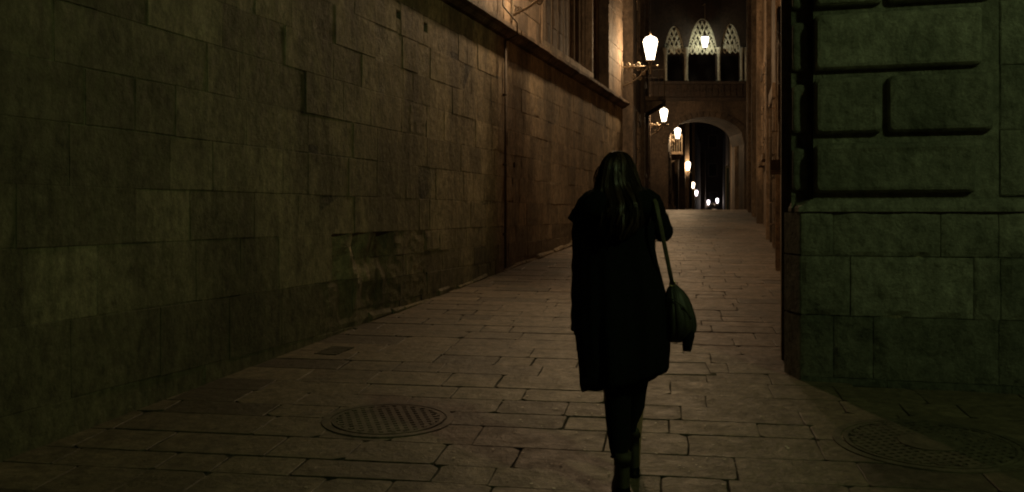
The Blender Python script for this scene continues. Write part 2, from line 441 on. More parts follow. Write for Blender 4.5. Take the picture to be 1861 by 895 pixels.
# pale flecks on the paving round the woman
fl = MB()
for k in range(240):
    Y = random.gauss(5.3, 0.8); X = random.gauss(0.35, 0.55)
    if Y < 4.3 or Y > 9: continue
    r = random.choice([0.003, 0.004, 0.005, 0.009]); n = 6
    c = [(X + r * random.uniform(.6, 1.3) * cos(q * pi / 3), Y + r * random.uniform(.6, 1.8) * sin(q * pi / 3)) for q in range(n)]
    z = zg(Y) + 0.009
    fl.add([(a, b, z) for a, b in c] + [(X, Y, z + 0.0012)], [(q, (q + 1) % n, n) for q in range(n)])
for k in range(90):
    Y = random.uniform(10, 26); X = leftX(Y) + random.uniform(0.8, 3.4)
    r = random.uniform(0.01, 0.03); n = 6
    c = [(X + r * cos(q * pi / 3), Y + r * 2.2 * sin(q * pi / 3)) for q in range(n)]; z = zg(Y) + 0.007
    if k % 3: continue
    fl.add([(a, b, z) for a, b in c] + [(X, Y, z + 0.0012)], [(q, (q + 1) % n, n) for q in range(n)])
tag(fl.build('pale_flecks', 'fleck'), 'scattered pale flecks on the paving around the woman', 'litter', kind='stuff')

# ------------------------------------------------------------------ left building with ashlar wall
lb = empty('ashlar_building', (-2.71, 5.25, zg(5.25))); lb.location = (0, 0, 0)
tag(lb, 'long ashlar stone building along the left of the street with a projecting string course', 'building')
CORN = 4.12
SEND = LW.len
bk = MB()
bk.box(-7, SEND, -0.6, -0.17, -1.0, CORN, 0.4)
pcs = []
def course(z0, z1, lens, s0=-5, s1=SEND, erode_zone=True):
    s = s0 - random.uniform(0, 0.5)
    while s < s1:
        L = random.choice(lens) * random.uniform(0.88, 1.12); e = min(s1, s + L)
        if s1 - e < 0.15: e = s1
        g = random.choice([0.0005, 0.001, 0.002, 0.004])
        yb = LW(e, 0, 0)[1]
        if z1 > zg(yb) - 0.03:
            er = 0
            if 3.2 < s < 6.0 and z1 < 1.45 and z0 > 0.4: er = 0.10
            elif s > 3.5 and s < 12 and random.random() < 0.06: er = 0.02
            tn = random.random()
            if s < 0.7 + 0.3 * (z0 > 1.8) and random.random() < 0.9: tn = random.uniform(-0.75, -0.55)  # far-left stones: dirty blocks, plus falloff of light painted into tone
            elif s < 2.4 and z0 > 2.1 and random.random() < 0.5: tn = random.uniform(-0.45, -0.15)  # upper left: weaker light also put into the stone tone
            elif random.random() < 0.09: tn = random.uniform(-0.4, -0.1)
            if z0 - zg(yb) < 0.22: tn = random.uniform(-0.75, -0.4)  # low courses: scarce light near the ground painted into tone, with dirt
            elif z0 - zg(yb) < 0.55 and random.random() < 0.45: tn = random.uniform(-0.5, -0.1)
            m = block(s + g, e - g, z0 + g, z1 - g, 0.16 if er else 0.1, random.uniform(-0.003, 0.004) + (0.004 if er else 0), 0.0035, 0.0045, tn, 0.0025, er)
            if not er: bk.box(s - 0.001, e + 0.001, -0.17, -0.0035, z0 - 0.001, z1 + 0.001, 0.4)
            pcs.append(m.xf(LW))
            if 1.5 < e < 12 and z0 > 1.3 and random.random() < 0.015 and not er:      # a gap where a small stone is lost
                w_ = random.uniform(0.07, 0.13); zs = z0 + random.choice([0.1, 0.16, 0.2]); pcs.append(block(e, e + w_, zs + random.uniform(0.07, 0.1), z1, 0.1, 0.0, 0.012, 0.014, 0.4).xf(LW)); 
                if zs > z0: pcs.append(block(e, e + w_, z0, zs, 0.1, 0.0, 0.004, 0.006, 0.3).xf(LW)); bk.box(e, e + w_, -0.17, -0.006, z0, zs, 0.4)
                e += w_
        s = e
z = 1.41
while z < CORN - 0.05:
    z1 = min(CORN, z + random.uniform(0.325, 0.365))
    if CORN - z1 < 0.15: z1 = CORN
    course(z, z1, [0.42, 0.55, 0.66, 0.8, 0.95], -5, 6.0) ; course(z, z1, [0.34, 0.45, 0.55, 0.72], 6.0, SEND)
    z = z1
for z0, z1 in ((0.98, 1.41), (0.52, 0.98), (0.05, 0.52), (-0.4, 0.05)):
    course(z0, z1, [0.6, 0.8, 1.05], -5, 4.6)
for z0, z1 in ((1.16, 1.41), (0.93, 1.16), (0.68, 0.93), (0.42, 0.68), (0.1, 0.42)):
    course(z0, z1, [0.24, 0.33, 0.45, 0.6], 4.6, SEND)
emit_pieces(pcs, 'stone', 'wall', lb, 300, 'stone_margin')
bk.xf(LW); bk.build('wall_core', 'mortar', lb)
# footing strip
ft = []
s = 4.0
while s < SEND:
    L = random.uniform(0.3, 0.8); y0 = LW(s, 0, 0)[1]
    m = block(s + 0.004, min(SEND, s + L) - 0.004, 0, random.uniform(0.03, 0.12), 0.1, random.uniform(0.015, 0.075), 0.025, 0.02, random.random() * 0.5 - 0.3)
    m.v = [(a, b, c + zg(LW(a, 0, 0)[1]) - 0.02) for a, b, c in m.v]
    if random.random() < 0.55: ft.append(m.xf(LW))
    s += L
emit_pieces(ft, 'footing_stone', 'wall', lb, 40, 'footing_margin', 30)
# string course (moulded) in lengths
prof = [(-0.05, 0.0), (0.05, 0.02), (0.10, 0.07), (0.17, 0.10), (0.17, 0.155), (0.13, 0.165), (0.02, 0.24), (-0.05, 0.24)]
s = -5.0
while s < SEND:
    L = random.uniform(0.8, 1.3); e = min(SEND + 0.06, s + L)
    if SEND - e < 0.4: e = SEND + 0.06
    m = MB(); j = random.uniform(-0.006, 0.006)
    n_ = max(2, int((e - s) / 0.25)); rings = []
    for q in range(n_ + 1):
        w_ = random.uniform(-0.014, 0.004) if 0 < q < n_ else 0
        rings.append([(s + 0.004 + (e - s - 0.008) * q / n_, a + j + (w_ if a > 0.08 else 0), CORN + b + w_ * 0.4) for a, b in prof])
    m.loft(rings, True, True, random.random() * 0.5 + 0.3); m.xf(LW)
    m.build('cornice_stone', 'street_wall', lb); s = e
# upper storey: piers and recessed window bays above the string course
ZB = CORN + 0.24
def up(s0, s1, n0, n1, z0, z1, t_=0.5): return MB().box(s0, s1, n0, n1, z0, z1, t_)
def sx(px):                       # s on the wall line seen at photo column px
    Y = 4.225 / (0.2885 - (px - 930) / F); return LW.sY(Y)
b0, b1, b2 = sx(990), sx(1086), sx(1106)
cor = MB()
cor.merge(up(-7, b0, -0.6, -0.075, ZB - 0.1, 12)); cor.merge(up(b0, b2, -0.7, -0.42, ZB - 0.1, 12)); cor.merge(up(b2, SEND, -0.6, -0.03, ZB - 0.1, 12))
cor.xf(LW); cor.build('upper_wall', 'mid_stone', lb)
upc = []; z = ZB
while z < 8.6:
    z1 = z + 0.38
    def ucourse(a, b, nout, dpt):
        s = a
        while s < b - 0.02:
            e = min(b, s + random.choice([0.45, 0.6, 0.75]) * random.uniform(.9, 1.1))
            if b - e < 0.12: e = b
            m = block(s + 0.003, e - 0.003, z + 0.003, z1 - 0.003, dpt, nout + random.uniform(-.004, .004), 0.006, 0.003); upc.append(m.xf(LW)); s = e
    ucourse(4, b0, -0.06, 0.2); ucourse(b0 + 0.32, b1, -0.4, 0.5); ucourse(b2, SEND, 0.0, 0.1)
    z = z1
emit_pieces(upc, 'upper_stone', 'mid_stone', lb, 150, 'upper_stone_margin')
j = MB(); 
for a, b in ((b0 + 0.0, -0.05), (b0 + 0.14, -0.2)): j.box(a, a + 0.12, -0.4, b, ZB, 9)
j.xf(LW); j.build('window_jamb', 'street_wall', lb)
j = MB(); j.box(b1, b1 + 0.1, -0.4, -0.12, ZB, 9); j.box(b2 - 0.35, b2, -0.4, -0.22, ZB, 9); j.xf(LW); j.build('window_jamb', 'street_wall', lb)
for k in range(9): a = b0 + 0.5 + k * (b1 - b0 - 0.7) / 8; MB().tube([LW(a, -0.25, ZB + 0.25), LW(a, -0.25, 9)], 0.011, 6).build('grille_bar', 'pipe', lb)
j = MB(); j.box(b0 + 0.3, b1 + 0.05, -0.4, -0.1, ZB, ZB + 0.2); j.xf(LW); j.build('window_sill', 'wall', lb)
# drain pipe
sp = sx(914)
pipe = MB(); pipe.tube([LW(sp, 0.035, zg(14.2) + 0.05), LW(sp, 0.035, CORN - 0.02)], 0.018, 8); pipe.tube([LW(sp, 0.035, CORN - 0.05), LW(sp, 0.21, CORN + 0.03), LW(sp, 0.21, CORN + 0.2), LW(sp, 0.0, CORN + 0.45), LW(sp, 0.0, 8.5)], 0.014, 8)
pp = pipe.build('drainpipe', 'pipe', lb, True)
for zc in (1.3, 2.3, 3.3): MB().tube([LW(sp, -0.01, zc), LW(sp, 0.058, zc)], 0.022, 8).build('bracket', 'iron', pp)
# end return of the building
rt = MB(); rt.box(SEND, SEND + 0.05, -6, -0.02, -1, 12); rt.xf(LW); rt.build('end_wall', 'dark_stone', lb)

# ------------------------------------------------------------------ street lanterns
def make_lantern(mat='lantern', arm=0.86, group='lit wall lanterns along the street', sides=6):
    r = empty('wall_lantern')
    base = arm * 0.80
    a = MB(); a.tube([(0, 0, 0), (arm, 0, 0)], 0.022, 8); a.lathe([(0.0, -0.03), (0.03, -0.02), (0.035, 0.0), (0.03, 0.02), (0.0, 0.03)], (arm, 0, 0), 10)
    a.build('arm', 'iron', r, True)
    MB().box(0, 0.02, -0.05, 0.05, -0.55, 0.14).build('wall_plate', 'iron', r)
    b = MB(); pts = []
    for k in range(15):
        t = k / 14; pts.append((0.03 + t * (base - 0.08), 0, -0.47 + 0.45 * t ** 0.8 - 0.10 * sin(pi * t)))
    b.tube(pts, 0.02, 8)
    for (cx_, cz_, R0, dr) in ((0.11, -0.40, 0.07, 1), (0.5, -0.10, 0.05, -1)):
        b.tube([(cx_ + R0 * (1 - q / 22) * cos(q * 0.5) * dr, 0, cz_ + R0 * (1 - q / 22) * sin(q * 0.5)) for q in range(20)], 0.009, 6)
    b.build('scroll_brace', 'iron', r, True)
    for (cx_, cz_) in ((0.16, 0.055), (0.28, 0.01), (0.40, 0.06), (0.16, -0.06), (0.40, -0.055), (0.52, -0.16), (0.44, -0.28), (0.3, -0.22)):
        f = MB(); f.torus((cx_, 0, cz_), 0.036, 0.017, 'y', 10, 6); f.lathe([(0.0, -0.012), (0.014, 0), (0.0, 0.012)], (cx_, 0, cz_), 8)
        f.build('rosette', 'iron', r, True)
    c = MB(); c.lathe([(0.02, -0.2), (0.03, -0.17), (0.018, -0.12), (0.04, -0.04), (0.02, 0.0), (0.03, 0.02)], (base, 0, 0), 10)
    c.build('drop_finial', 'iron', r, True)
    gz = 0.14
    ft_ = MB()
    for q in range(4):
        an = pi / 4 + q * pi / 2
        ft_.tube([(base + 0.03 * cos(an), 0.03 * sin(an), 0.01), (base + 0.035 * cos(an), 0.035 * sin(an), 0.07), (base + 0.1 * cos(an), 0.1 * sin(an), gz)], 0.009, 6)
    ft_.lathe([(0.0, gz - 0.02), (0.105, gz - 0.02), (0.11, gz), (0.0, gz)], (base, 0, 0), 12)
    ft_.build('cup', 'iron', r, True)
    H = 0.45; r0, r1 = 0.088, 0.175
    gl = MB(); prof = [(r0, gz + 0.005), (r0 + (r1 - r0) * 0.5, gz + H * 0.5), (r1, gz + H)]
    gl.lathe(prof, (base, 0, 0), sides * 2)
    g = gl.build('glass_body', mat, r)
    dm = MB(); dm.lathe([(r1 - 0.004, gz + H + 0.006), (r1 * 0.93, gz + H + 0.045), (r1 * 0.68, gz + H + 0.09), (r1 * 0.3, gz + H + 0.12), (0.02, gz + H + 0.13)], (base, 0, 0), sides * 2)
    dm.build('glass_dome', mat, r, True)
    fm = MB()
    for q in range(4):
        an = pi / 4 + q * pi / 2
        fm.tube([(base + (r0 + .004) * cos(an), (r0 + .004) * sin(an), gz), (base + (r1 + .004) * cos(an), (r1 + .004) * sin(an), gz + H)], 0.005, 5)
    fm.torus((base, 0, gz + H), r1 + 0.004, 0.008, 'z', 16, 6); fm.torus((base, 0, gz + 0.08), r0 + 0.022, 0.005, 'z', 16, 5)
    fm.lathe([(0.0, gz + H + 0.135), (0.02, gz + H + 0.135), (0.028, gz + H + 0.18), (0.01, gz + H + 0.23), (0.0, gz + H + 0.28)], (base, 0, 0), 8)
    fm.build('frame', 'iron', r, True)
    pt = bpy.data.lights.new('bulb', 'POINT'); pt.energy = STREET_W; pt.color = (1.0, 0.66, 0.35) if mat == 'lantern' else (1.0, 0.82, 0.72); pt.shadow_soft_size = 0.06
    po = bpy.data.objects.new('bulb', pt); C.objects.link(po); po.parent = r; po.location = (base, 0, gz + H * 0.55)
    tag(r, cat='wall lantern', group=group)
    return r, base, gz + H * 0.55
L0, LB, LZ = make_lantern()
Lfar, _, _ = make_lantern('lantern_far')
ANG = math.atan2(LW.n.y, LW.n.x)
lamp_labels = {
    'A': 'lantern whose bracket scroll shows at the top edge, on the left wall',
    1: 'largest lit lantern, on a scrolled iron bracket at the far end of the left wall',
    2: 'second largest lit lantern, left of the bridge arch',
    3: 'lit lantern seen in the upper left of the bridge arch opening',
    4: 'lit lantern in the middle of the arch opening, above a pale pillar',
    5: 'small lit lantern just above the round bluish one, under the arch',
    6: 'small bluish lit lantern, lowest of the left-hand string of lanterns',
    7: 'tiny round lit lantern on a pale pillar low in the arch, rightmost of all',
    8: 'tiny round lit lantern low in the arch, left of the rightmost pillar lantern'}
def place_lamp(k, px, py, Y, src, arm_px=None, sc=1.0, X=None, z=None):
    if k == 'A': o = L0
    elif k == 6: o = Lfar
    else: o = copy_tree(src)
    ang = ANG
    gx = px2X(px, Y); gz_ = px2Z(py, Y)
    if z is not None: gz_ = z + LZ
    o.scale = (sc, sc, sc)
    o.location = (gx - LB * sc * cos(ang), Y - LB * sc * sin(ang), gz_ - LZ * sc)
    o.rotation_euler = (0, 0, ang)
    o['label'] = lamp_labels[k]
    return o
sA = LW.sY(14.8); pA = LW(sA, -0.06, 0)
L0.location = (pA[0], pA[1], 5.02); L0.rotation_euler = (0, 0, ANG); L0['label'] = lamp_labels['A']
p1 = LW(SEND - 0.12, 0.0, 0)
l1 = copy_tree(L0); l1.location = (p1[0], p1[1], px2Z(124, 23.9)); l1['label'] = lamp_labels[1]
place_lamp(2, 1206, 211, 42.4, L0)
place_lamp(3, 1231, 244, 52.5, L0)
place_lamp(4, 1250, 303, 66, L0)
place_lamp(5, 1259, 338, 92, L0)
place_lamp(6, 1265, 352, 105, Lfar)
place_lamp(7, 1303, 366, 150, Lfar, sc=1.25)
place_lamp(8, 1287, 369, 153, Lfar, sc=1.25)

# ------------------------------------------------------------------ street fronts
def facade(name, p0, p1, side, z1, mat, label, bays, thick=1.2, courses=True, extra=None, pilasters=(), cat='building', quoin=True, dense=0.42):
    """a street front with openings: bays = list of (s0, s1, z0, z1, kind)"""
    fr = Frame(p0, p1, side); root = empty(name); tag(root, label, cat)
    z0 = min(zg(p0[1]), zg(p1[1])) - 0.4
    ss = sorted(set([0, fr.len] + [b[0] for b in bays] + [b[1] for b in bays]))
    wm = MB()
    for i in range(len(ss) - 1):
        a, b = ss[i], ss[i + 1]; c = (a + b) / 2
        op = sorted([(q[2], q[3]) for q in bays if q[0] <= c <= q[1]])
        zz = z0
        for (o0, o1) in op:
            if o0 > zz: wm.box(a, b, -thick, 0, zz, o0)
            zz = o1
        wm.box(a, b, -thick, 0, zz, z1)
        for (o0, o1) in op: wm.box(a, b, -thick, -0.45, o0, o1)
    wm.xf(fr); wm.build('wall', mat, root)
    for (a, b, o0, o1, kind) in bays:
        if kind == 'door':
            d = MB().box(a + 0.02, b - 0.02, -0.44, -0.36, o0, o1 - 0.02).xf(fr).build('door', 'wood' if not (extra == 'green') else 'greenlit', root)
            for q in range(4):
                w_ = (b - a - 0.2) / 2
                MB().box(a + 0.07 + (q % 2) * (w_ + 0.06), a + 0.07 + (q % 2) * (w_ + 0.06) + w_, -0.359, -0.335, o0 + 0.15 + (q // 2) * (o1 - o0) * 0.5, o0 + (o1 - o0) * (0.42 + 0.5 * (q // 2))).xf(fr).build('panel', 'wood' if extra != 'green' else 'greenlit', d)
        else:
            w = MB(); t_ = 0.06
            w.box(a, a + t_, -0.3, -0.22, o0, o1); w.box(b - t_, b, -0.3, -0.22, o0, o1); w.box(a + t_, b - t_, -0.3, -0.22, o0, o0 + t_); w.box(a + t_, b - t_, -0.3, -0.22, o1 - t_, o1)
            w.box((a + b) / 2 - 0.03, (a + b) / 2 + 0.03, -0.29, -0.23, o0 + t_, o1 - t_)
            wo = w.xf(fr).build('window', 'wood', root)
            MB().box(a + t_, (a + b) / 2 - 0.03, -0.27, -0.255, o0 + t_, o1 - t_).xf(fr).build('pane', 'darkglass', wo)
            MB().box((a + b) / 2 + 0.03, b - t_, -0.27, -0.255, o0 + t_, o1 - t_).xf(fr).build('pane', 'darkglass', wo)
            MB().box(a - 0.12, b + 0.12, 0.003, 0.14, o0 - 0.12, o0).xf(fr).build('sill', mat, wo)
        if quoin:
            z = o0; k = 0
            while z < o1:
                zt = min(o1, z + dense)
                for sd in (0, 1):
                    L = 0.34 if k % 2 else 0.2
                    A_, B_ = (a - L, a - 0.003) if sd == 0 else (b + 0.003, b + L)
                    block(A_, B_, z + 0.01, zt - 0.01, -0.004, 0.055, 0.015, 0.005).xf(fr).build('quoin', mat, root)
                z = zt; k += 1
            if kind != 'door' or True:
                block(a - 0.3, b + 0.3, o1 + 0.01, o1 + 0.28, -0.004, 0.07, 0.02, 0.004).xf(fr).build('lintel', mat, root)
    for (a, b, h, n_) in pilasters:
        MB().box(a, b, 0.003, n_, z0, h, random.random()).xf(fr).build('pilaster', mat, root)
    # plinth course
    return root, fr
def rel(fr_y, h0, h1): g = zg(fr_y); return g + h0, g + h1
# left block beyond the gap
r2, f2 = facade('town_house', LS[0], LS[1], 1, 14, 'mid_stone', 'stone house on the left between the wall end lantern and the bridge', [
    (3.2, 4.5, zg(28) + 0.0, zg(28) + 2.9, 'door'), (2.9, 4.3, 6.2, 8.6, 'window'), (8.2, 9.3, zg(34) + 1.4, zg(34) + 2.9, 'window'), (8, 9.4, 6.2, 8.6, 'window'), (13.2, 14.1, zg(39) + 1.3, zg(39) + 2.6, 'window'), (13.2, 14.4, 6.2, 8.6, 'window')],
    pilasters=[(6.3, 6.8, 14, 0.14), (11.2, 11.7, 14, 0.16), (16.2, 16.6, 14, 0.1)])
def balcony(fr, root, s0, s1, z, out=0.7):
    b = MB().box(s0, s1, 0.004, out, z, z + 0.14).xf(fr).build('balcony', 'street_wall', root)
    n = int((s1 - s0) / 0.14); rl = MB()
    for k in range(n + 1): s = s0 + 0.03 + (s1 - s0 - 0.06) * k / n; rl.tube([fr(s, out - 0.04, z + 0.14), fr(s, out - 0.04, z + 1.05)], 0.011, 5)
    for k in range(5): q = 0.05 + (out - 0.1) * k / 4; rl.tube([fr(s0 + 0.03, q, z + 0.14), fr(s0 + 0.03, q, z + 1.05)], 0.011, 5)
    rl.tube([fr(s0 + 0.03, 0.02, z + 1.05), fr(s0 + 0.03, out - 0.04, z + 1.05), fr(s1 - 0.03, out - 0.04, z + 1.05), fr(s1 - 0.03, 0.02, z + 1.05)], 0.02, 6)
    rl.build('railing', 'iron', b)
    for k in range(2):
        s = s0 + 0.25 + k * (s1 - s0 - 0.6)
        MB().loft([[fr(s, 0.0, z - 0.45), fr(s, 0.12, z - 0.4), fr(s, out - 0.1, z - 0.06), fr(s, out - 0.1, z), fr(s, 0, z)], [fr(s + 0.14, 0.0, z - 0.45), fr(s + 0.14, 0.12, z - 0.4), fr(s + 0.14, out - 0.1, z - 0.06), fr(s + 0.14, out - 0.1, z), fr(s + 0.14, 0, z)]]).build('bracket', 'street_wall', b)
balcony(f2, r2, 7.7, 9.7, px2Z(190, 35), 0.8)
r3, f3 = facade('town_house', (7.3, 47.2), (11.2, 66), 1, 14, 'bridge', 'stone house on the left seen through the arch, just beyond the bridge', [
    (3, 4.1, 2.2, 4.4, 'window'), (8.2, 9.2, 2.0, 4.0, 'window'), (13.5, 14.7, 1.8, 4, 'window'), (3, 4.2, 6.4, 8.6, 'window'), (8.2, 9.4, 6.4, 8.6, 'window')],
    pilasters=[(0.2, 0.7, 13, 0.1), (10.6, 11.2, 13, 0.2), (18.4, 19.1, 13, 0.35)])
balcony(f3, r3, 6.3, 7.9, px2Z(282, 54), 0.6)
r4, f4 = facade('town_house', (11.3, 66.3), (18.8, 105), 1, 13, 'street_wall', 'far stone house on the left beyond the middle lantern under the arch', [
    (4, 5.5, 1.0, 3.4, 'window'), (12, 13.4, 1.0, 3.2, 'window'), (24, 25.4, 0.8, 3, 'window')], pilasters=[(0.0, 0.9, 13, 0.55), (20, 21, 12, 0.5), (38, 39, 12, 0.6)], quoin=False)
r5, f5 = facade('town_house', (18.9, 105.5), (28.6, 150), 1, 12, 'street_wall', 'farthest stone house on the left, tiny and dark behind the bluish lantern', [
    (6, 7.5, 0.6, 3, 'window'), (20, 21.5, 0.6, 3, 'window')], pilasters=[(44, 45.4, 11, 0.7)], quoin=False)
# right: street side of the palace and houses
q1, g1 = facade('palace_side', RS[0], RS[1], -1, 12, 'right_wall', 'warm lit side wall running back from the rusticated corner on the right', [
    (3.4, 4.4, 2.2, 3.6, 'window')], pilasters=[(0.0, 0.5, 12, 0.05), (6.6, 7.1, 12, 0.07)])
q2, g2 = facade('palace_side', RS[1], RS[2], -1, 12, 'right_wall', 'right-hand stone front with toothed quoins around its openings, before the bridge', [
    (1.6, 2.9, zg(18), zg(18) + 2.7, 'door'), (5.2, 6.4, 2.9, 5.0, 'window'), (8.2, 9.3, 2.9, 5.0, 'window')], pilasters=[(3.7, 4.1, 12, 0.1), (10.0, 10.4, 12, 0.16)])
q3, g3 = facade('palace_side', RS[2], (10.9, 45.4), -1, 12, 'right_wall', 'right-hand stone house next to the bridge with a row of quoined openings', [
    (1.4, 2.8, zg(28), zg(28) + 2.8, 'door'), (6.2, 7.4, 3.2, 5.4, 'window'), (11.2, 12.4, 3.2, 5.4, 'window'), (15.4, 16.6, 3.2, 5.4, 'window')], pilasters=[(4.2, 4.7, 12, 0.2), (9.2, 9.7, 12, 0.24), (13.6, 14.1, 12, 0.22)])
q4, g4 = facade('town_house', (11.2, 47.2), (13.4, 60), -1, 12, 'street_wall', 'stone house on the right seen through the arch, just beyond the bridge', [
    (3, 4.4, 3.0, 5.0, 'window'), (8, 9.4, 2.6, 4.6, 'window')], pilasters=[(5.4, 5.9, 12, 0.3)])
q5, g5 = facade('shop_house', (13.45, 60.3), (16.4, 75), -1, 12, 'street_wall', 'far right house under the arch with a shop front tinted as green-lit', [
    (9.5, 13.8, zg(73), zg(73) + 3.4, 'door')], extra='green', quoin=False)
MB().box(13.9, 14.15, 0.004, 0.16, zg(75), zg(75) + 4.6).xf(g5).build('shop_front_post', 'greenlit', q5)
MB().box(14.3, 14.5, 0.004, 0.24, zg(75), zg(75) + 4.8).xf(g5).build('shop_front_post', 'tracery', q5)  # pale stone colour stands in for the lit frame edge
q6, g6 = facade('town_house', (16.5, 75.5), (33, 155), -1, 12, 'dark_stone', 'dark far house on the right at the end of the street', [
    (8, 10, 0.6, 3, 'window'), (30, 32, 0.6, 3, 'window')], quoin=False)
fb = empty('far_building'); tag(fb, 'dark building closing the end of the street under the arch', 'building')
fbf = Frame((20, 176), (52, 172), 1)
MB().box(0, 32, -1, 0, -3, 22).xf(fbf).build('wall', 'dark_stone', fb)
for k in range(7):
    for z in (3, 8, 13):
        w_ = MB().box(2 + k * 4.2, 3.6 + k * 4.2, 0.005, 0.1, z, z + 2.4).xf(fbf).build('window', 'wood', fb)
        MB().box(2.15 + k * 4.2, 3.45 + k * 4.2, 0.105, 0.13, z + .15, z + 2.25).xf(fbf).build('pane', 'darkglass', w_)
# pale pillars near the tiny lanterns
for (px, Y, lab) in ((1297, 151, 'pale stone pillar beside the rightmost tiny lantern at the end of the street'), (1276, 152, 'pale stone pillar at the end of the street, left of the two tiny lanterns')):
    X = px2X(px, Y); pr = empty('stone_pillar', (X, Y, zg(Y))); tag(pr, lab, 'pillar', 'pale pillars at the street end')
    MB().box(-0.35, 0.35, -0.35, 0.35, 0, 0.5, 0.6).build('base', 'wall', pr); MB().lathe([(0.26, 0.5), (0.24, 2.8), (0.24, 3.0)], n=12).build('shaft', 'wall', pr, True); MB().box(-0.34, 0.34, -0.34, 0.34, 3.0, 3.25, 0.6).build('capital', 'wall', pr)

# ------------------------------------------------------------------ gothic bridge
YB = 46.0
BX = lambda px: px2X(px, YB); BZ = lambda py: px2Z(py, YB)
br = empty('gothic_bridge'); tag(br, 'neo-gothic covered bridge over the street with pale pierced tracery in three bays', 'bridge')
DEP = 2.6
bays = [(1207, 1243, 47, 92), (1250, 1303, 33, 92), (1309, 1346, 43, 90)]     # left, right, apex, springing (photo px)
def arch_top(a, b, apex, spring, x):      # pointed arch height over the bay
    w_ = b - a; xm = (a + b) / 2; t = min(1, abs(x - xm) / (w_ / 2)); H = apex - spring
    return spring + H * (1 - t ** 1.9) ** 0.72
XL, XR = BX(1172), BX(1380)
ztop = BZ(-90); zfl = BZ(150); zbase = BZ(184)
fw = MB(); xs_ = []
edges = [XL]
for a, b, ap, sp_ in bays: edges += [BX(a), BX(b)]
edges.append(XR)
for i in range(0, len(edges), 2): fw.box(edges[i], edges[i + 1], YB, YB + 0.45, zfl, ztop)
for a, b, ap, sp_ in bays:
    A_, B_ = BX(a), BX(b); n = 16
    for k in range(n):
        x0 = A_ + (B_ - A_) * k / n; x1 = A_ + (B_ - A_) * (k + 1) / n
        h0 = arch_top(A_, B_, BZ(ap), BZ(sp_), x0 if k else A_); h1 = arch_top(A_, B_, BZ(ap), BZ(sp_), x1)
        v = [(x0, YB, h0), (x1, YB, h1), (x1, YB, ztop), (x0, YB, ztop), (x0, YB + 0.45, h0), (x1, YB + 0.45, h1), (x1, YB + 0.45, ztop), (x0, YB + 0.45, ztop)]
        fw.add(v, [(0, 1, 2, 3), (7, 6, 5, 4), (0, 4, 5, 1)])
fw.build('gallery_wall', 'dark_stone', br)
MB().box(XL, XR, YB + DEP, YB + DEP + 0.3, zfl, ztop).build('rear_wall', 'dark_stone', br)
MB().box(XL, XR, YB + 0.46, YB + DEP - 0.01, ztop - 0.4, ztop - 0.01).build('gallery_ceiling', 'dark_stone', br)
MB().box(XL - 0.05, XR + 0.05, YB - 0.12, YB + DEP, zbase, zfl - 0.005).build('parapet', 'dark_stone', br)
for k in range(14):
    x = BX(1205) + (BX(1355) - BX(1205)) * k / 13.5
    pn = MB(); pn.box(x, x + 0.24, YB - 0.16, YB - 0.123, zbase + 0.22, zfl - 0.12); pn.torus((x + 0.12, YB - 0.18, (zbase + zfl) / 2 + 0.04), 0.07, 0.02, 'y', 10, 5)
    pn.build('carved_panel', 'dark_stone', br)
MB().box(XL, XR, YB - 0.24, YB - 0.121, zfl - 0.1, zfl + 0.02).build('upper_moulding', 'dark_stone', br)
MB().box(XL, XR, YB - 0.22, YB - 0.121, zbase - 0.02, zbase + 0.14).build('lower_moulding', 'dark_stone', br)
# lower arch: spandrel wall + ring
AL, AR, AP, AS = BX(1214), BX(1352), BZ(213), BZ(262)
def seg(x):
    t = (x - (AL + AR) / 2) / ((AR - AL) / 2); t = max(-1, min(1, t)); return AS + (AP - AS) * sqrt(max(0, 1 - t * t)) ** 0.9
sw = MB(); n = 28
for k in range(n):
    x0 = AL + (AR - AL) * k / n; x1 = AL + (AR - AL) * (k + 1) / n; h0, h1 = seg(x0), seg(x1)
    v = [(x0, YB, h0), (x1, YB, h1), (x1, YB, zbase), (x0, YB, zbase), (x0, YB + DEP, h0), (x1, YB + DEP, h1), (x1, YB + DEP, zbase), (x0, YB + DEP, zbase)]
    sw.add(v, [(0, 1, 2, 3), (7, 6, 5, 4), (0, 4, 5, 1)])
sw.box(XL - 0.3, AL, YB, YB + 1.1, zg(46) - 0.3, zbase); sw.box(AR, XR + 0.4, YB, YB + 1.1, zg(46) - 0.3, zbase)
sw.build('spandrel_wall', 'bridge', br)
N = 21
for k in range(N):
    th0, th1 = pi - pi * (k + .06) / N, pi - pi * (k + .94) / N
    P = []
    for th in (th0, th1):
        x = (AL + AR) / 2 + (AR - AL) / 2 * cos(th); z = AS + (AP - AS) * sin(th) ** 0.9
        xo = (AL + AR) / 2 + ((AR - AL) / 2 + 0.26) * cos(th); zo = AS + (AP - AS + 0.26) * sin(th) ** 0.9
        P.append(((x, z), (xo, zo)))
    (a, ao), (b, bo) = P
    v = [(q[0], y, q[1]) for y in (YB - 0.07, YB - 0.003) for q in (a, b, bo, ao)]
    MB().add(v, [(0, 1, 2, 3), (7, 6, 5, 4), (0, 4, 5, 1), (1, 5, 6, 2), (2, 6, 7, 3), (3, 7, 4, 0)], random.random()).build('voussoir', 'bridge', br)
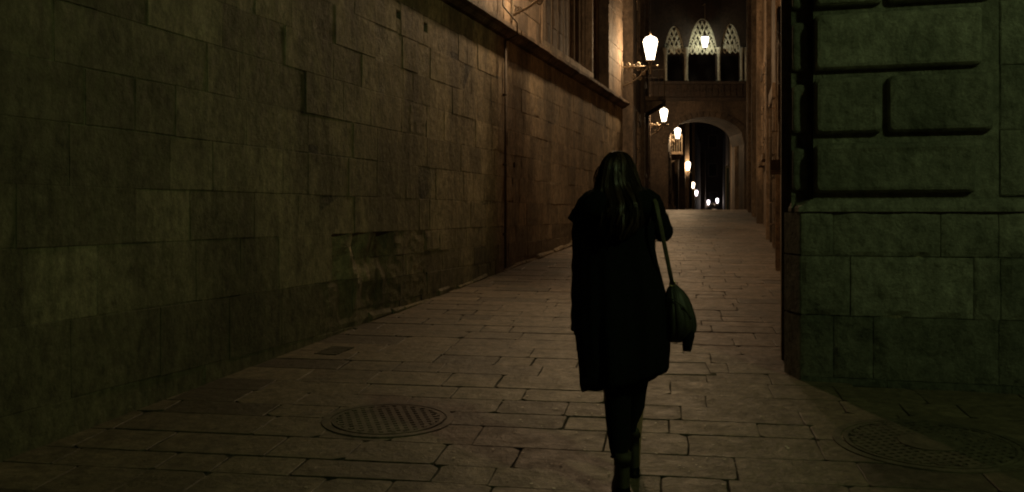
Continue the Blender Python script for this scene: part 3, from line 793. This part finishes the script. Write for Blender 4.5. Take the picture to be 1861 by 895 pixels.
# tracery, columns
def bar(mb, pts, r=0.022): mb.tube([(x, YB + 0.1 - (0.0), z) for x, z in pts], r, 4, True, None, 1.0)
for (a, b, ap, sp_) in bays:
    A_, B_, Pz, Sz = BX(a), BX(b), BZ(ap), BZ(sp_)
    tr = MB(); W = B_ - A_; xm = (A_ + B_) / 2
    inside = lambda x, z: A_ + 0.02 < x < B_ - 0.02 and z < arch_top(A_, B_, Pz, Sz, x) - 0.02
    rim = [(A_ + W * k / 24, arch_top(A_, B_, Pz, Sz, A_ + W * k / 24) - 0.03) for k in range(25)]
    bar(tr, rim, 0.018)
    # net of pointed loops fanning from the base
    rows = 5 if W < 1.2 else 6; cw = 0.21; chh = (Pz - Sz) / rows * 1.8
    for j in range(rows + 1):
        zc = Sz + 0.06 + (Pz - Sz) * j / rows
        m_ = int(W / cw) + 2
        for i in range(-m_, m_ + 1):
            xc = xm + (i + (0.5 if j % 2 else 0)) * cw
            lean = (xm - xc) / W * 0.9
            pts = []
            for q in range(11):
                an = 2 * pi * q / 10
                u_ = sin(an) * cw * 0.46 * (1 - 0.25 * abs(cos(an))); v_ = cos(an) * chh * 0.5
                x = xc + u_ + lean * v_; z = zc + v_
                pts.append((x, z))
            cur = []
            for p in pts:
                if inside(*p): cur.append(p)
                else:
                    if len(cur) > 1: bar(tr, cur, 0.024)
                    cur = []
            if len(cur) > 1: bar(tr, cur, 0.024)
    # hanging cusps along the lower edge
    nc = 2 if W < 1.2 else 3
    for i in range(nc + 1):
        x = A_ + W * i / nc
        for sgn in (-1, 1):
            c = [(x + sgn * W / nc * 0.5 * sin(q / 6 * pi / 2), Sz - 0.12 + 0.34 * (q / 6) ** 1.3) for q in range(7)]
            c = [p for p in c if A_ <= p[0] <= B_]
            if len(c) > 1: bar(tr, c, 0.03)
        if 0 < i < nc: bar(tr, [(x, Sz - 0.16), (x, Sz + 0.2)], 0.035)
    tr.build('tracery', 'tracery', br)
for (px, r, up_) in ((1209, 0.07, 1), (1246.5, 0.085, 1), (1306, 0.07, 1), (1347, 0.07, 1), (1355, 0.06, 1)):
    cm = MB(); x = BX(px); zz0 = BZ(150); zz1 = BZ(90)
    cm.lathe([(r * 1.5, zz0), (r * 1.5, zz0 + 0.1), (r, zz0 + 0.16), (r, zz1 - 0.36), (r * 1.15, zz1 - 0.34), (r * 1.15, zz1 - 0.3), (r * 1.5, zz1 - 0.12), (r * 2, zz1), (r * 2, zz1 + 0.08)], (x, YB - 0.02, 0), 10)
    cm.build('column', 'column', br, True)
# lantern hung in front of the middle bay
hx = BX(1276); hz = BZ(79); hy = YB - 0.62
hl = empty('hanging_lantern', (hx, hy, hz)); tag(hl, 'small lit lantern hanging before the middle tracery bay of the bridge', 'lantern')
MB().lathe([(0.085, -0.30), (0.13, -0.1), (0.17, 0.12), (0.165, 0.17)], n=16).build('glass_body', 'lantern_green', hl, True)
pt = bpy.data.lights.new('bulb', 'POINT'); pt.energy = 42; pt.color = (0.9, 0.92, 0.62); pt.shadow_soft_size = 0.06
po = bpy.data.objects.new('bulb', pt); C.objects.link(po); po.parent = hl; po.location = (0, 0, -0.05)
mm = MB(); mm.lathe([(0.175, 0.175), (0.15, 0.21), (0.08, 0.27), (0.02, 0.42)], n=12); mm.build('cap', 'iron', hl, True)
mm = MB(); mm.lathe([(0.05, -0.38), (0.09, -0.305)], n=12); mm.build('base', 'iron', hl, True)
mm = MB(); mm.tube([(0, 0, 0.4), (0, 0, 1.7)], 0.012, 6); mm.tube([(0, 0, 1.7), (0, 0.62, 1.75)], 0.02, 6); mm.build('hanger', 'iron', hl)

# ------------------------------------------------------------------ rusticated palace corner (near right)
AF = radians(17)
O_ = Vector((1.98, 7.2)); VF = Vector((cos(AF), -sin(AF))); NF = Vector((-sin(AF), -cos(AF)))
def PF(p, q, z): r = O_ + VF * p + NF * q; return (r.x, r.y, z)
pal = empty('rusticated_palace'); tag(pal, 'greenish lit palace corner with bossed ashlar blocks above a plain plinth, near right', 'building')
def prism(pts, z0, z1, tone=0.4):
    n = len(pts); m = MB()
    v = [PF(p, q, z0) for p, q in pts] + [PF(p, q, z1) for p, q in pts]
    m.add(v, [tuple(range(n)), tuple(range(n, 2 * n))] + [(i, (i + 1) % n, n + (i + 1) % n, n + i) for i in range(n)], tone); return m
prism([(0.135, -0.035), (0.01, -0.3), (0.25, -0.75), (8, -0.75), (8, -0.035)], -0.5, 1.6).build('plinth_core', 'mortar', pal)
prism([(0.20, -0.015), (0.20, -0.18), (0.19, -0.9), (8, -0.9), (8, -0.05), (1.42, -0.05), (1.42, -0.015)], 1.6, 11).build('upper_core', 'palace', pal)
prism([(0.045, -0.15), (0.03, -0.9), (0.19, -0.9), (0.19, -0.15)], 1.6, 11, 0.2).build('side_pilaster', 'palace', pal)
ps = []
def pb(p0, p1, z0, z1, out=0.0, tone=None, erode=0, ch=0.007):
    g = random.choice([0.001, 0.002, 0.004]); ps.append(block(p0 + g, p1 - g, z0 + g, z1 - g, 0.04, out, ch, 0.005, tone, 0.003, erode or 0.028).xf(PF))
def row_(z0, z1, cuts, **k):
    for a, b in zip(cuts[:-1], cuts[1:]): pb(a, b, z0, z1, **k)
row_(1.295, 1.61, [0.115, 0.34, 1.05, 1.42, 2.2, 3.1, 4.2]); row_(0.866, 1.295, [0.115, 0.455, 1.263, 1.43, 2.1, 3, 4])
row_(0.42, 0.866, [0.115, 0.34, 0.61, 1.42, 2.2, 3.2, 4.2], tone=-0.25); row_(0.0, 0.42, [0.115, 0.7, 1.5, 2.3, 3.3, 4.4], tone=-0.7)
for m_ in ps:
    if m_.v and random.random() < 0.15: pass
# side faces of the plinth
for i, (z0, z1) in enumerate(((1.3, 1.61), (0.87, 1.295), (0.2, 0.86))):
    m = MB(); P = [(0.117, -0.01), (0.104, -0.02), (-0.009, -0.29), (0.0, -0.31), (0.14, -0.1)]
    m2 = prism(P, z0 + 0.004, z1 - 0.004, 0.2 + 0.1 * i); ps.append(m2)
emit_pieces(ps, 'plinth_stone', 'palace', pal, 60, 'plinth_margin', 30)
# sloped plinth cap
cap = MB(); cs = [(0.09, 0.02), (0.0, -0.3)]
cap.loft([[PF(0.10, 0.015, 1.612), PF(0.02, -0.3, 1.612), PF(5, -0.3, 1.612), PF(5, 0.015, 1.612)], [PF(0.10, 0.015, 1.64), PF(0.02, -0.3, 1.64), PF(5, -0.3, 1.64), PF(5, 0.015, 1.64)], [PF(0.19, -0.012, 1.70), PF(0.05, -0.28, 1.70), PF(5, -0.3, 1.70), PF(5, -0.012, 1.70)]], tone=0.5)
cap.build('plinth_cap', 'palace', pal)
# bosses with rounded edges
def boss(p0, p1, z0, z1, q0=-0.012, h=0.078, r=0.04, frade=False, tone=None):
    m = MB(); rings = []
    K = [(0, 0), (0.0, 0.35), (0.15, 0.7), (0.5, 0.95), (1.0, 1.0)]
    def rr(ins, q, cr):
        pts = []; a, b, c, d = p0 + ins, p1 - ins, z0 + ins, z1 - ins
        for cx_, cz_, s_ in ((b - cr, d - cr, 0), (a + cr, d - cr, 1), (a + cr, c + cr, 2), (b - cr, c + cr, 3)):
            for e in range(4):
                an = pi / 2 * s_ + pi / 2 * e / 3; pts.append(PF(cx_ + cr * cos(an), q, cz_ + cr * sin(an)))
        return pts
    jx = random.uniform(-.004, .004)
    for i, (u_, v_) in enumerate(K): rings.append(rr(u_ * r, q0 + h * v_ + jx * (i > 1), 0.032 + 0.0 * u_))
    rings.append(rr(r * 1.02 + 0.03, q0 + h - 0.004, 0.02))
    m.loft(rings, False, True, random.random() if tone is None else tone)
    return m.build('boss', 'palace', pal, False)
z = 1.745; k = 0
tones = [0.35, 0.3, 0.95, 0.5, 0.4, 0.6, 0.3, 0.8]
while z < 6:
    H = 0.355 if k == 0 else 0.40
    tn = tones[k % 8]
    if k % 2 == 0: boss(0.212, 1.31 if k else 1.27, z, z + H, tone=tn)
    else: boss(0.212, 0.665, z, z + H, tone=tn); boss(0.70, 1.38, z, z + H, tone=tn * 0.9)
    o = boss(0.052, 0.172, z + 0.02, z + H - 0.02, -0.152, 0.045, 0.03, tone=0.4)
    z += H + 0.055 if k else H + 0.068; k += 1
# plain wall right of the pilaster
wl = []
z = 1.72
while z < 6:
    s = 1.45 + random.uniform(0, 0.2)
    c = [1.425, 1.62 if random.random() < .5 else 1.9]
    while c[-1] < 4.4: c.append(c[-1] + random.uniform(0.5, 0.9))
    for a, b in zip(c[:-1], c[1:]): wl.append(block(a + .003, b - .003, z + .003, z + 0.447, 0.1, -0.03 + random.uniform(-.005, .005), 0.008, 0.004).xf(PF))
    z += 0.45
emit_pieces(wl, 'stone', 'palace', pal, 40, 'stone_margin', 30)

# ------------------------------------------------------------------ plaza lamp behind the viewer
pl = empty('plaza_lamp', (5.2, -1.6, zg(-1.6))); tag(pl, 'tall plaza lamp with a greenish white globe standing behind the viewer', 'street lamp')
MB().lathe([(0.16, 0), (0.14, 0.3), (0.08, 0.5), (0.06, 1.2), (0.045, 6.5), (0.1, 6.62)], n=12).build('post', 'iron', pl, True)
MB().lathe([(0.1, 6.64), (0.22, 6.75), (0.27, 6.95), (0.22, 7.15), (0.1, 7.26), (0.02, 7.28)], n=16).build('globe', 'plaza', pl, True)

# ------------------------------------------------------------------ the woman
YW = 4.8; SC = F / YW; G0 = zg(YW)
def W3(px, py, d=0.0): return Vector(((px - 930) / F * (YW + d), YW + d, EYE + (388 - py) / F * (YW + d)))
# body: one skinned surface
def skin_body():
    V = []; E = []; R_ = []
    def v(p, r): V.append(tuple(p)); R_.append(r); return len(V) - 1
    def chain(root, items):
        a = root
        for p, r in items: b = v(p, r); E.append((a, b)); a = b
        return a
    pel = v(W3(1134, 610, 0.0), 0.13)
    sp = chain(pel, [(W3(1133, 540), 0.12), (W3(1128, 470), 0.125), (W3(1124, 405), 0.12)])
    nk = chain(sp, [(W3(1123, 368), 0.055), (W3(1122, 350, 0.02), 0.05)])
    hd = chain(nk, [(W3(1122, 330, 0.03), 0.075), (W3(1122, 308, 0.03), 0.085), (W3(1122, 290, 0.02), 0.06)])
    chain(nk + 1, [(W3(1122, 334, 0.10), 0.035)])          # jaw
    chain(nk + 2, [(W3(1122, 318, 0.125), 0.014)])         # nose
    # arms
    e = chain(sp, [(W3(1066, 388), 0.055), (W3(1058, 470, 0.0), 0.042), (W3(1056, 540, 0.06), 0.034), (W3(1060, 580, 0.09), 0.026), (W3(1062, 594, 0.10), 0.03)])
    for i, dx in enumerate((-6, -2, 2, 6)):
        chain(e, [(W3(1062 + dx * 1.2, 604, 0.11), 0.009), (W3(1062 + dx * 1.3, 612 - abs(dx - 1), 0.12), 0.0085), (W3(1063 + dx * 1.2, 619 - abs(dx - 1), 0.125), 0.007)])
    chain(e, [(W3(1074, 596, 0.13), 0.01), (W3(1078, 606, 0.14), 0.009)])
    e = chain(sp, [(W3(1184, 388), 0.055), (W3(1200, 430, 0.0), 0.042), (W3(1190, 405, 0.14), 0.034), (W3(1180, 392, 0.2), 0.026), (W3(1178, 386, 0.22), 0.03)])
    for i in range(4):
        y0 = 380 + i * 5
        chain(e, [(W3(1170, y0, 0.235), 0.009), (W3(1163, y0, 0.25), 0.0085), (W3(1160, y0 + 1, 0.225), 0.007)])
    chain(e, [(W3(1176, 378, 0.235), 0.01), (W3(1170, 374, 0.25), 0.009)])
    # legs
    chain(pel, [(W3(1116, 650, -0.02), 0.088), (W3(1119, 740, -0.02), 0.055), (W3(1128, 820, -0.06), 0.043), (W3(1132, 880, -0.08), 0.035), (W3(1134, 890, 0.02), 0.032), (W3(1133, 893, 0.10), 0.02)])
    chain(pel, [(W3(1155, 650, 0.04), 0.088), (W3(1154, 720, 0.16), 0.052), (W3(1151, 790, 0.22), 0.042), (W3(1152, 835, 0.24), 0.033), (W3(1153, 846, 0.30), 0.03), (W3(1154, 850, 0.38), 0.02)])
    me = bpy.data.meshes.new('person'); me.from_pydata(V, E, []); me.update()
    o = bpy.data.objects.new('person', me); C.objects.link(o); me.materials.append(M['skin'])
    o.modifiers.new('skin', 'SKIN'); 
    for i, d in enumerate(me.skin_vertices[0].data): d.radius = (R_[i], R_[i]); d.use_root = (i == 0)
    s = o.modifiers.new('sub', 'SUBSURF'); s.levels = 1; s.render_levels = 1
    return o
wom = skin_body()
tag(wom, 'woman with long dark hair walking up the street in a long black coat and boots', 'person')
for sx_ in (-1, 1):
    c = W3(1122 + sx_ * 12, 312, 0.11); MB().lathe([(0.0, -0.011), (0.008, -0.008), (0.011, 0), (0.008, 0.008), (0.0, 0.011)], tuple(c), 8).build('eye', 'fleck', wom, True)
# coat
NR = 64
def body_ring(py, L, Rr, dep, k=0, fold=0.0, yo=0.0, hem=0.0, pw=2.4):
    pts = []; cx_ = (L + Rr) / 2; hw = (Rr - L) / 2
    for i in range(NR):
        a = 2 * pi * i / NR; ca, sa = cos(a), sin(a)
        x = abs(ca) ** (2 / pw) * (1 if ca > 0 else -1); y = abs(sa) ** (2 / pw) * (1 if sa > 0 else -1)
        f = 1 + fold * (0.6 * sin(a * 7 + 1.3) + 0.5 * sin(a * 11 + k * 0.12) + 0.3 * sin(a * 17 + 0.8))
        px = cx_ + hw * x * (1 + (f - 1) * (1 - abs(ca) ** 6))
        pyy = py + hem * (0.25 * (x * 0.5 + 0.5) + 0.75 * max(0.0, x * 0.5 + 0.5) ** 3) + hem * 0.06 * sin(a * 5)
        pts.append(tuple(W3(px, pyy, yo + dep * y * f)))
    return pts
coat_rows = [(336, 1103, 1141, .055), (342, 1088, 1158, .075), (350, 1072, 1176, .10), (362, 1058, 1190, .125), (380, 1050, 1197, .14), (405, 1050, 1196, .15), (430, 1049, 1191, .15), (455, 1048, 1191, .15), (480, 1047, 1196, .15),
             (505, 1046, 1203, .155), (530, 1045, 1209, .16), (555, 1045, 1214, .17), (580, 1044, 1216, .18), (605, 1044, 1217, .185), (630, 1047, 1218, .19), (655, 1050, 1218, .2), (680, 1052, 1216, .205), (700, 1053, 1216, .2), (711, 1056, 1212, .195)]
rings = []
for i, (py, a, b, d) in enumerate(coat_rows):
    u_ = max(0, (py - 420) / 290); rings.append(body_ring(py, a, b, d, i, 0.03 + 0.10 * u_, 0.02, -36 * max(0, (py - 600) / 110)))
inner = body_ring(700, 1066, 1200, 0.17, 18, 0.08, 0.02, -36)
cm = MB(); cm.loft(rings + [inner, body_ring(640, 1070, 1196, .15, 5, 0.05, 0.02, -20)], True, True)
coat = cm.build('coat', 'coat', wom, True); coat['label'] = 'long black knee-length wool coat'
def sleeve(pts, rs):
    m = MB(); P = [Vector(p) for p in pts]
    fine = []; fr_ = []
    for i in range(len(P) - 1):
        for q in range(5):
            t = q / 5; fine.append(P[i].lerp(P[i + 1], t)); fr_.append((rs[i] * (1 - t) + rs[i + 1] * t) * (1 + 0.05 * sin(i * 9 + q * 2.3)))
    fine.append(P[-1]); fr_.append(rs[-1])
    m.tube(fine, fr_, 14); return m.build('sleeve', 'coat', coat, True)
sleeve([W3(1074, 372, 0.0), W3(1066, 395, 0.0), W3(1061, 470, 0.0), W3(1057, 540, 0.05), W3(1055, 600, 0.08)], [0.06, 0.072, 0.06, 0.052, 0.05])
sleeve([W3(1172, 372, 0.0), W3(1187, 390, 0.0), W3(1204, 421, 0.0), W3(1200, 419, 0.09), W3(1182, 398, 0.19)], [0.06, 0.064, 0.052, 0.05, 0.042])
# pocket flap bump at the left hip
m = MB(); m.loft([[tuple(W3(1047 + a, 572 + b, d)) for a, b, d in ((-6, 0, -.05), (-9, 3, 0.0), (-6, 4, .06), (2, 2, .06), (2, 0, -.05))], [tuple(W3(1047 + a, 606 + b, d)) for a, b, d in ((-2, 0, -.05), (-4, 3, 0), (-2, 4, .06), (3, 2, .06), (3, 0, -.05))]])
m.build('pocket', 'coat', coat)
# wide ragged collar over the shoulders
cr = []
n = NR
for j, (py, hwL, hwR, d, yo) in enumerate(((333, 22, 24, .06, .02), (340, 40, 44, .10, .02), (349, 60, 62, .135, .01), (362, 73, 77, .16, .0), (380, 81, 84, .17, .0), (398, 84, 85, .17, .0), (396, 78, 76, .155, .0))):
    ring = []
    for i in range(n):
        a = 2 * pi * i / n; ca, sa = cos(a), sin(a); hw = hwR if ca > 0 else hwL
        jg = (5 * sin(a * 9) + 4 * sin(a * 14 + 1)) * (j / 6) ** 2
        drop = -10 * max(0, ca) * (j / 6) + (4 if ca < -0.8 else 0) * (j / 6)
        ring.append(tuple(W3(1122 + hw * (abs(ca) ** .85) * (1 if ca > 0 else -1), py + jg + drop, yo + d * (abs(sa) ** .9) * (1 if sa > 0 else -1))))
    cr.append(ring)
MB().loft(cr, False, False).build('collar', 'coat', coat, True)
m = MB(); m.loft([[tuple(W3(x, y, d)) for x, y, d in ((1052, 376, -.05), (1040, 380, -.03), (1040, 380, .03), (1052, 376, .05))], [tuple(W3(x, y, d)) for x, y, d in ((1050, 396, -.07), (1031, 397, -.04), (1031, 397, .04), (1050, 396, .07))], [tuple(W3(x, y, d)) for x, y, d in ((1050, 408, -.05), (1044, 408, -.03), (1044, 408, .03), (1050, 408, .05))]])
m.build('collar_point', 'coat', coat)
# trousers
def leg(rows, name='trouser_leg'):
    rings = []
    for (py, a, b, d, yo) in rows: rings.append([tuple(W3((a + b) / 2 + (b - a) / 2 * cos(2 * pi * k / 20) * (1 + .05 * sin(3 * k + py)), py + 1.5 * sin(k), yo + d * sin(2 * pi * k / 20))) for k in range(20)])
    return MB().loft(rings).build(name, 'trouser', wom, True)
leg([(640, 1086, 1146, .11, -.02), (690, 1094, 1146, .095, -.02), (725, 1098, 1146, .08, -.015), (760, 1100, 1146, .07, -.02), (790, 1103, 1146, .065, -.04), (815, 1107, 1144, .06, -.06), (828, 1110, 1142, .058, -.065), (832, 1109, 1143, .058, -.065)])
leg([(640, 1132, 1186, .11, .03), (680, 1134, 1180, .09, .08), (710, 1136, 1175, .08, .13), (740, 1137, 1171, .07, .17), (765, 1137, 1165, .062, .20), (780, 1137, 1161, .058, .215), (786, 1136, 1161, .058, .215)])
# boots
def boot(cx_, top, gy, d0, w0, Yf):
    z_sole = zg(YW + Yf)
    b = MB(); rings = []
    px0 = lambda t: cx_
    zt = W3(cx_, top, Yf).z
    X = W3(cx_, top, Yf).x; Y0 = YW + Yf
    prof = [(zt, w0, .055, 0), (zt - .06, w0 * .98, .056, 0), (z_sole + .2, w0 * .86, .052, 0), (z_sole + .14, w0 * .82, .055, .005), (z_sole + .1, w0 * .85, .075, .02), (z_sole + .07, w0 * .92, .105, .05), (z_sole + .04, w0, .13, .075), (z_sole + .018, w0 * 1.02, .135, .078), (z_sole + .016, w0 * .98, .133, .078)]
    for z_, w_, d_, yo in prof:
        rings.append([(X + w_ * cos(2 * pi * k / 20) * (1 - 0.2 * max(0, sin(2 * pi * k / 20)) ** 3), Y0 + yo + d_ * sin(2 * pi * k / 20), z_) for k in range(20)])
    bo = b.loft(rings).build('boot', 'boot', wom, True)
    s = MB(); s.loft([[(X + w0 * 1.04 * cos(2 * pi * k / 20), Y0 + .078 + .138 * sin(2 * pi * k / 20), z_) for k in range(20)] for z_ in (z_sole + .004, z_sole + .017)]); s.build('sole', 'coat', bo)
    h = MB(); h.loft([[(X + w0 * .8 * cos(2 * pi * k / 12), Y0 - .02 + .035 * sin(2 * pi * k / 12), z_) for k in range(12)] for z_ in (z_sole + .001, z_sole + .05)]); h.build('heel', 'coat', bo)
boot(1131, 822, 0, 0, .042, -.09)
boot(1151, 772, 0, 0, .036, .22)
# hair: a shell plus many strands
hr = []
hrow = [(274.5, 1117, 1127, .02), (277, 1108, 1136, .05), (283, 1101, 1144, .075), (293, 1094, 1150, .095), (308, 1088, 1155, .11), (325, 1084, 1160, .115), (340, 1082, 1166, .12), (355, 1080, 1174, .145), (372, 1078, 1184, .175), (392, 1076, 1184, .19), (412, 1076, 1176, .195), (428, 1080, 1160, .19)]
for py, a, b, d in hrow: hr.append([tuple(W3((a + b) / 2 + (b - a) / 2 * cos(2 * pi * k / 40) * (1 + .012 * sin(7 * k)), py + (2.5 * sin(k * 2.1) if py > 400 else 0), (0.0 if py < 350 else -0.005) + (d * min(0.0, sin(2 * pi * k / 40)) + (d * 0.55) * max(0, sin(2 * pi * k / 40))))) for k in range(40)])
sh = MB().loft(hr).build('hair', 'hair', wom, True); sh['label'] = 'long dark wavy hair falling to the middle of the back'
def hrow_at(py):
    for i in range(len(hrow) - 1):
        if py <= hrow[i + 1][0]:
            a, b = hrow[i], hrow[i + 1]; t = (py - a[0]) / (b[0] - a[0]); return [a[k] + (b[k] - a[k]) * t for k in range(1, 4)]
    return list(hrow[-1][1:])
st = MB(); lt = MB()
def rd(py, th, out=0.0):
    a, b, d = hrow_at(min(py, 428)); hw = (b - a) / 2
    if py > 415: hw *= 1 - (py - 415) / 110
    return (a + b) / 2, hw, d
for c_ in range(64):                                   # locks of hair
    th = pi + pi * (0.03 + 0.94 * (c_ + random.random()) / 64)
    end = random.uniform(385, 448) - 26 * abs(cos(th)) ** 3 + (8 if cos(th) < -0.2 else -8)
    ph = random.uniform(0, 6); amp = random.uniform(2.0, 6.0); fq = random.uniform(0.35, 0.6); lift = random.uniform(0, 5.0); y0 = random.uniform(276, 296)
    light = random.random() < 0.3
    for k in range(12):
        e = end + random.uniform(-10, 3); off = lift + random.uniform(-0.8, 1.4); dth = random.gauss(0, 0.05); p2 = ph + random.gauss(0, .25); pts = []
        for q in range(17):
            t_ = q / 16; py = y0 + (e - y0) * t_; cx_, hw, d = rd(py, th)
            g_ = 1 - 0.75 * t_ ** 3
            pts.append(W3(cx_ + (hw + off * 0.35 * t_) * cos(th + dth * g_) + amp * sin(p2 + q * fq) * t_ ** 1.2, py, d * sin(th + dth * g_) - 0.003 - off * 0.004 * t_ - 0.006 * t_ * (1 + sin(p2 + q * fq))))
        (lt if light else st).tube(pts, [0.0015] + [0.0027] * 14 + [0.002, 0.0005], 3, False)
lt.build('lighter_hair_locks', 'hair_light', wom, True)
# stray wisps at the left
for k in range(10):
    r_ = random.uniform(3, 9)
    st.tube([W3(1088 - r_ * sin(q / 8 * pi) - q * 0.4, 302 + q * (4 + k * 0.25), -0.02) for q in range(10)], 0.0013, 3, False)
st.build('hair_strands', 'hair', wom, True)

# ------------------------------------------------------------------ shoulder bag
bag = empty('shoulder_bag', tuple(W3(1235, 570))); tag(bag, 'dark green slouchy shoulder bag on a long strap at the right hip of the woman', 'bag')
inv = -Vector(bag.location)
def bb(m, name, mat, par, sm=True):
    m.v = [tuple(Vector(p) + inv) for p in m.v]; return m.build(name, mat, par, sm)
rows = [(514, 1219, 1225, .015), (519, 1216, 1231, .03), (527, 1211, 1240, .05), (540, 1208, 1250, .065), (556, 1207, 1257, .08), (574, 1206, 1263, .088), (592, 1207, 1266, .09), (604, 1208, 1264, .085), (613, 1210, 1256, .07), (620, 1214, 1246, .045), (623, 1220, 1236, .02)]
rg = []
for i, (py, a, b, d) in enumerate(rows):
    rg.append([tuple(W3((a + b) / 2 + (b - a) / 2 * cos(2 * pi * k / 36) * (1 + .04 * sin(k * 1.4 + i * .5)), py, 0.0 + d * sin(2 * pi * k / 36) * (1 + .14 * sin(k * 2.1 + i * .25) + .08 * sin(k * 3.3)))) for k in range(36)])
bodyb = bb(MB().loft(rg), 'body', 'bag', bag)
fl_ = []
for i, (py, a, b, d) in enumerate([(600, 1236, 1262, .035), (612, 1238, 1262, .035), (624, 1240, 1259, .03), (634, 1241, 1257, .025), (638, 1243, 1255, .018)]):
    fl_.append([tuple(W3((a + b) / 2 + (b - a) / 2 * cos(2 * pi * k / 16), py + 2 * sin(k), -.03 + d * sin(2 * pi * k / 16))) for k in range(16)])
bb(MB().loft(fl_), 'tassel', 'coat', bag)
bb(MB().tube([W3(1178, 362, -.02), W3(1186, 360, -.075), W3(1191, 368, -.13), W3(1195, 385, -.165), W3(1201, 415, -.165), W3(1209, 455, -.13), W3(1216, 490, -.07), W3(1221, 515, -.03)], 0.0115, 8, True, None, 0.35), 'strap', 'strap', bag)
bb(MB().torus(tuple(W3(1221.5, 516, -.03)), 0.013, 0.004, 'y', 12, 6), 'ring', 'brass', bag)
bb(MB().tube([W3(1214, 540, -.07), W3(1226, 546, -.085), W3(1240, 556, -.085), W3(1255, 580, -.07)], 0.004, 5), 'seam', 'bag', bag)
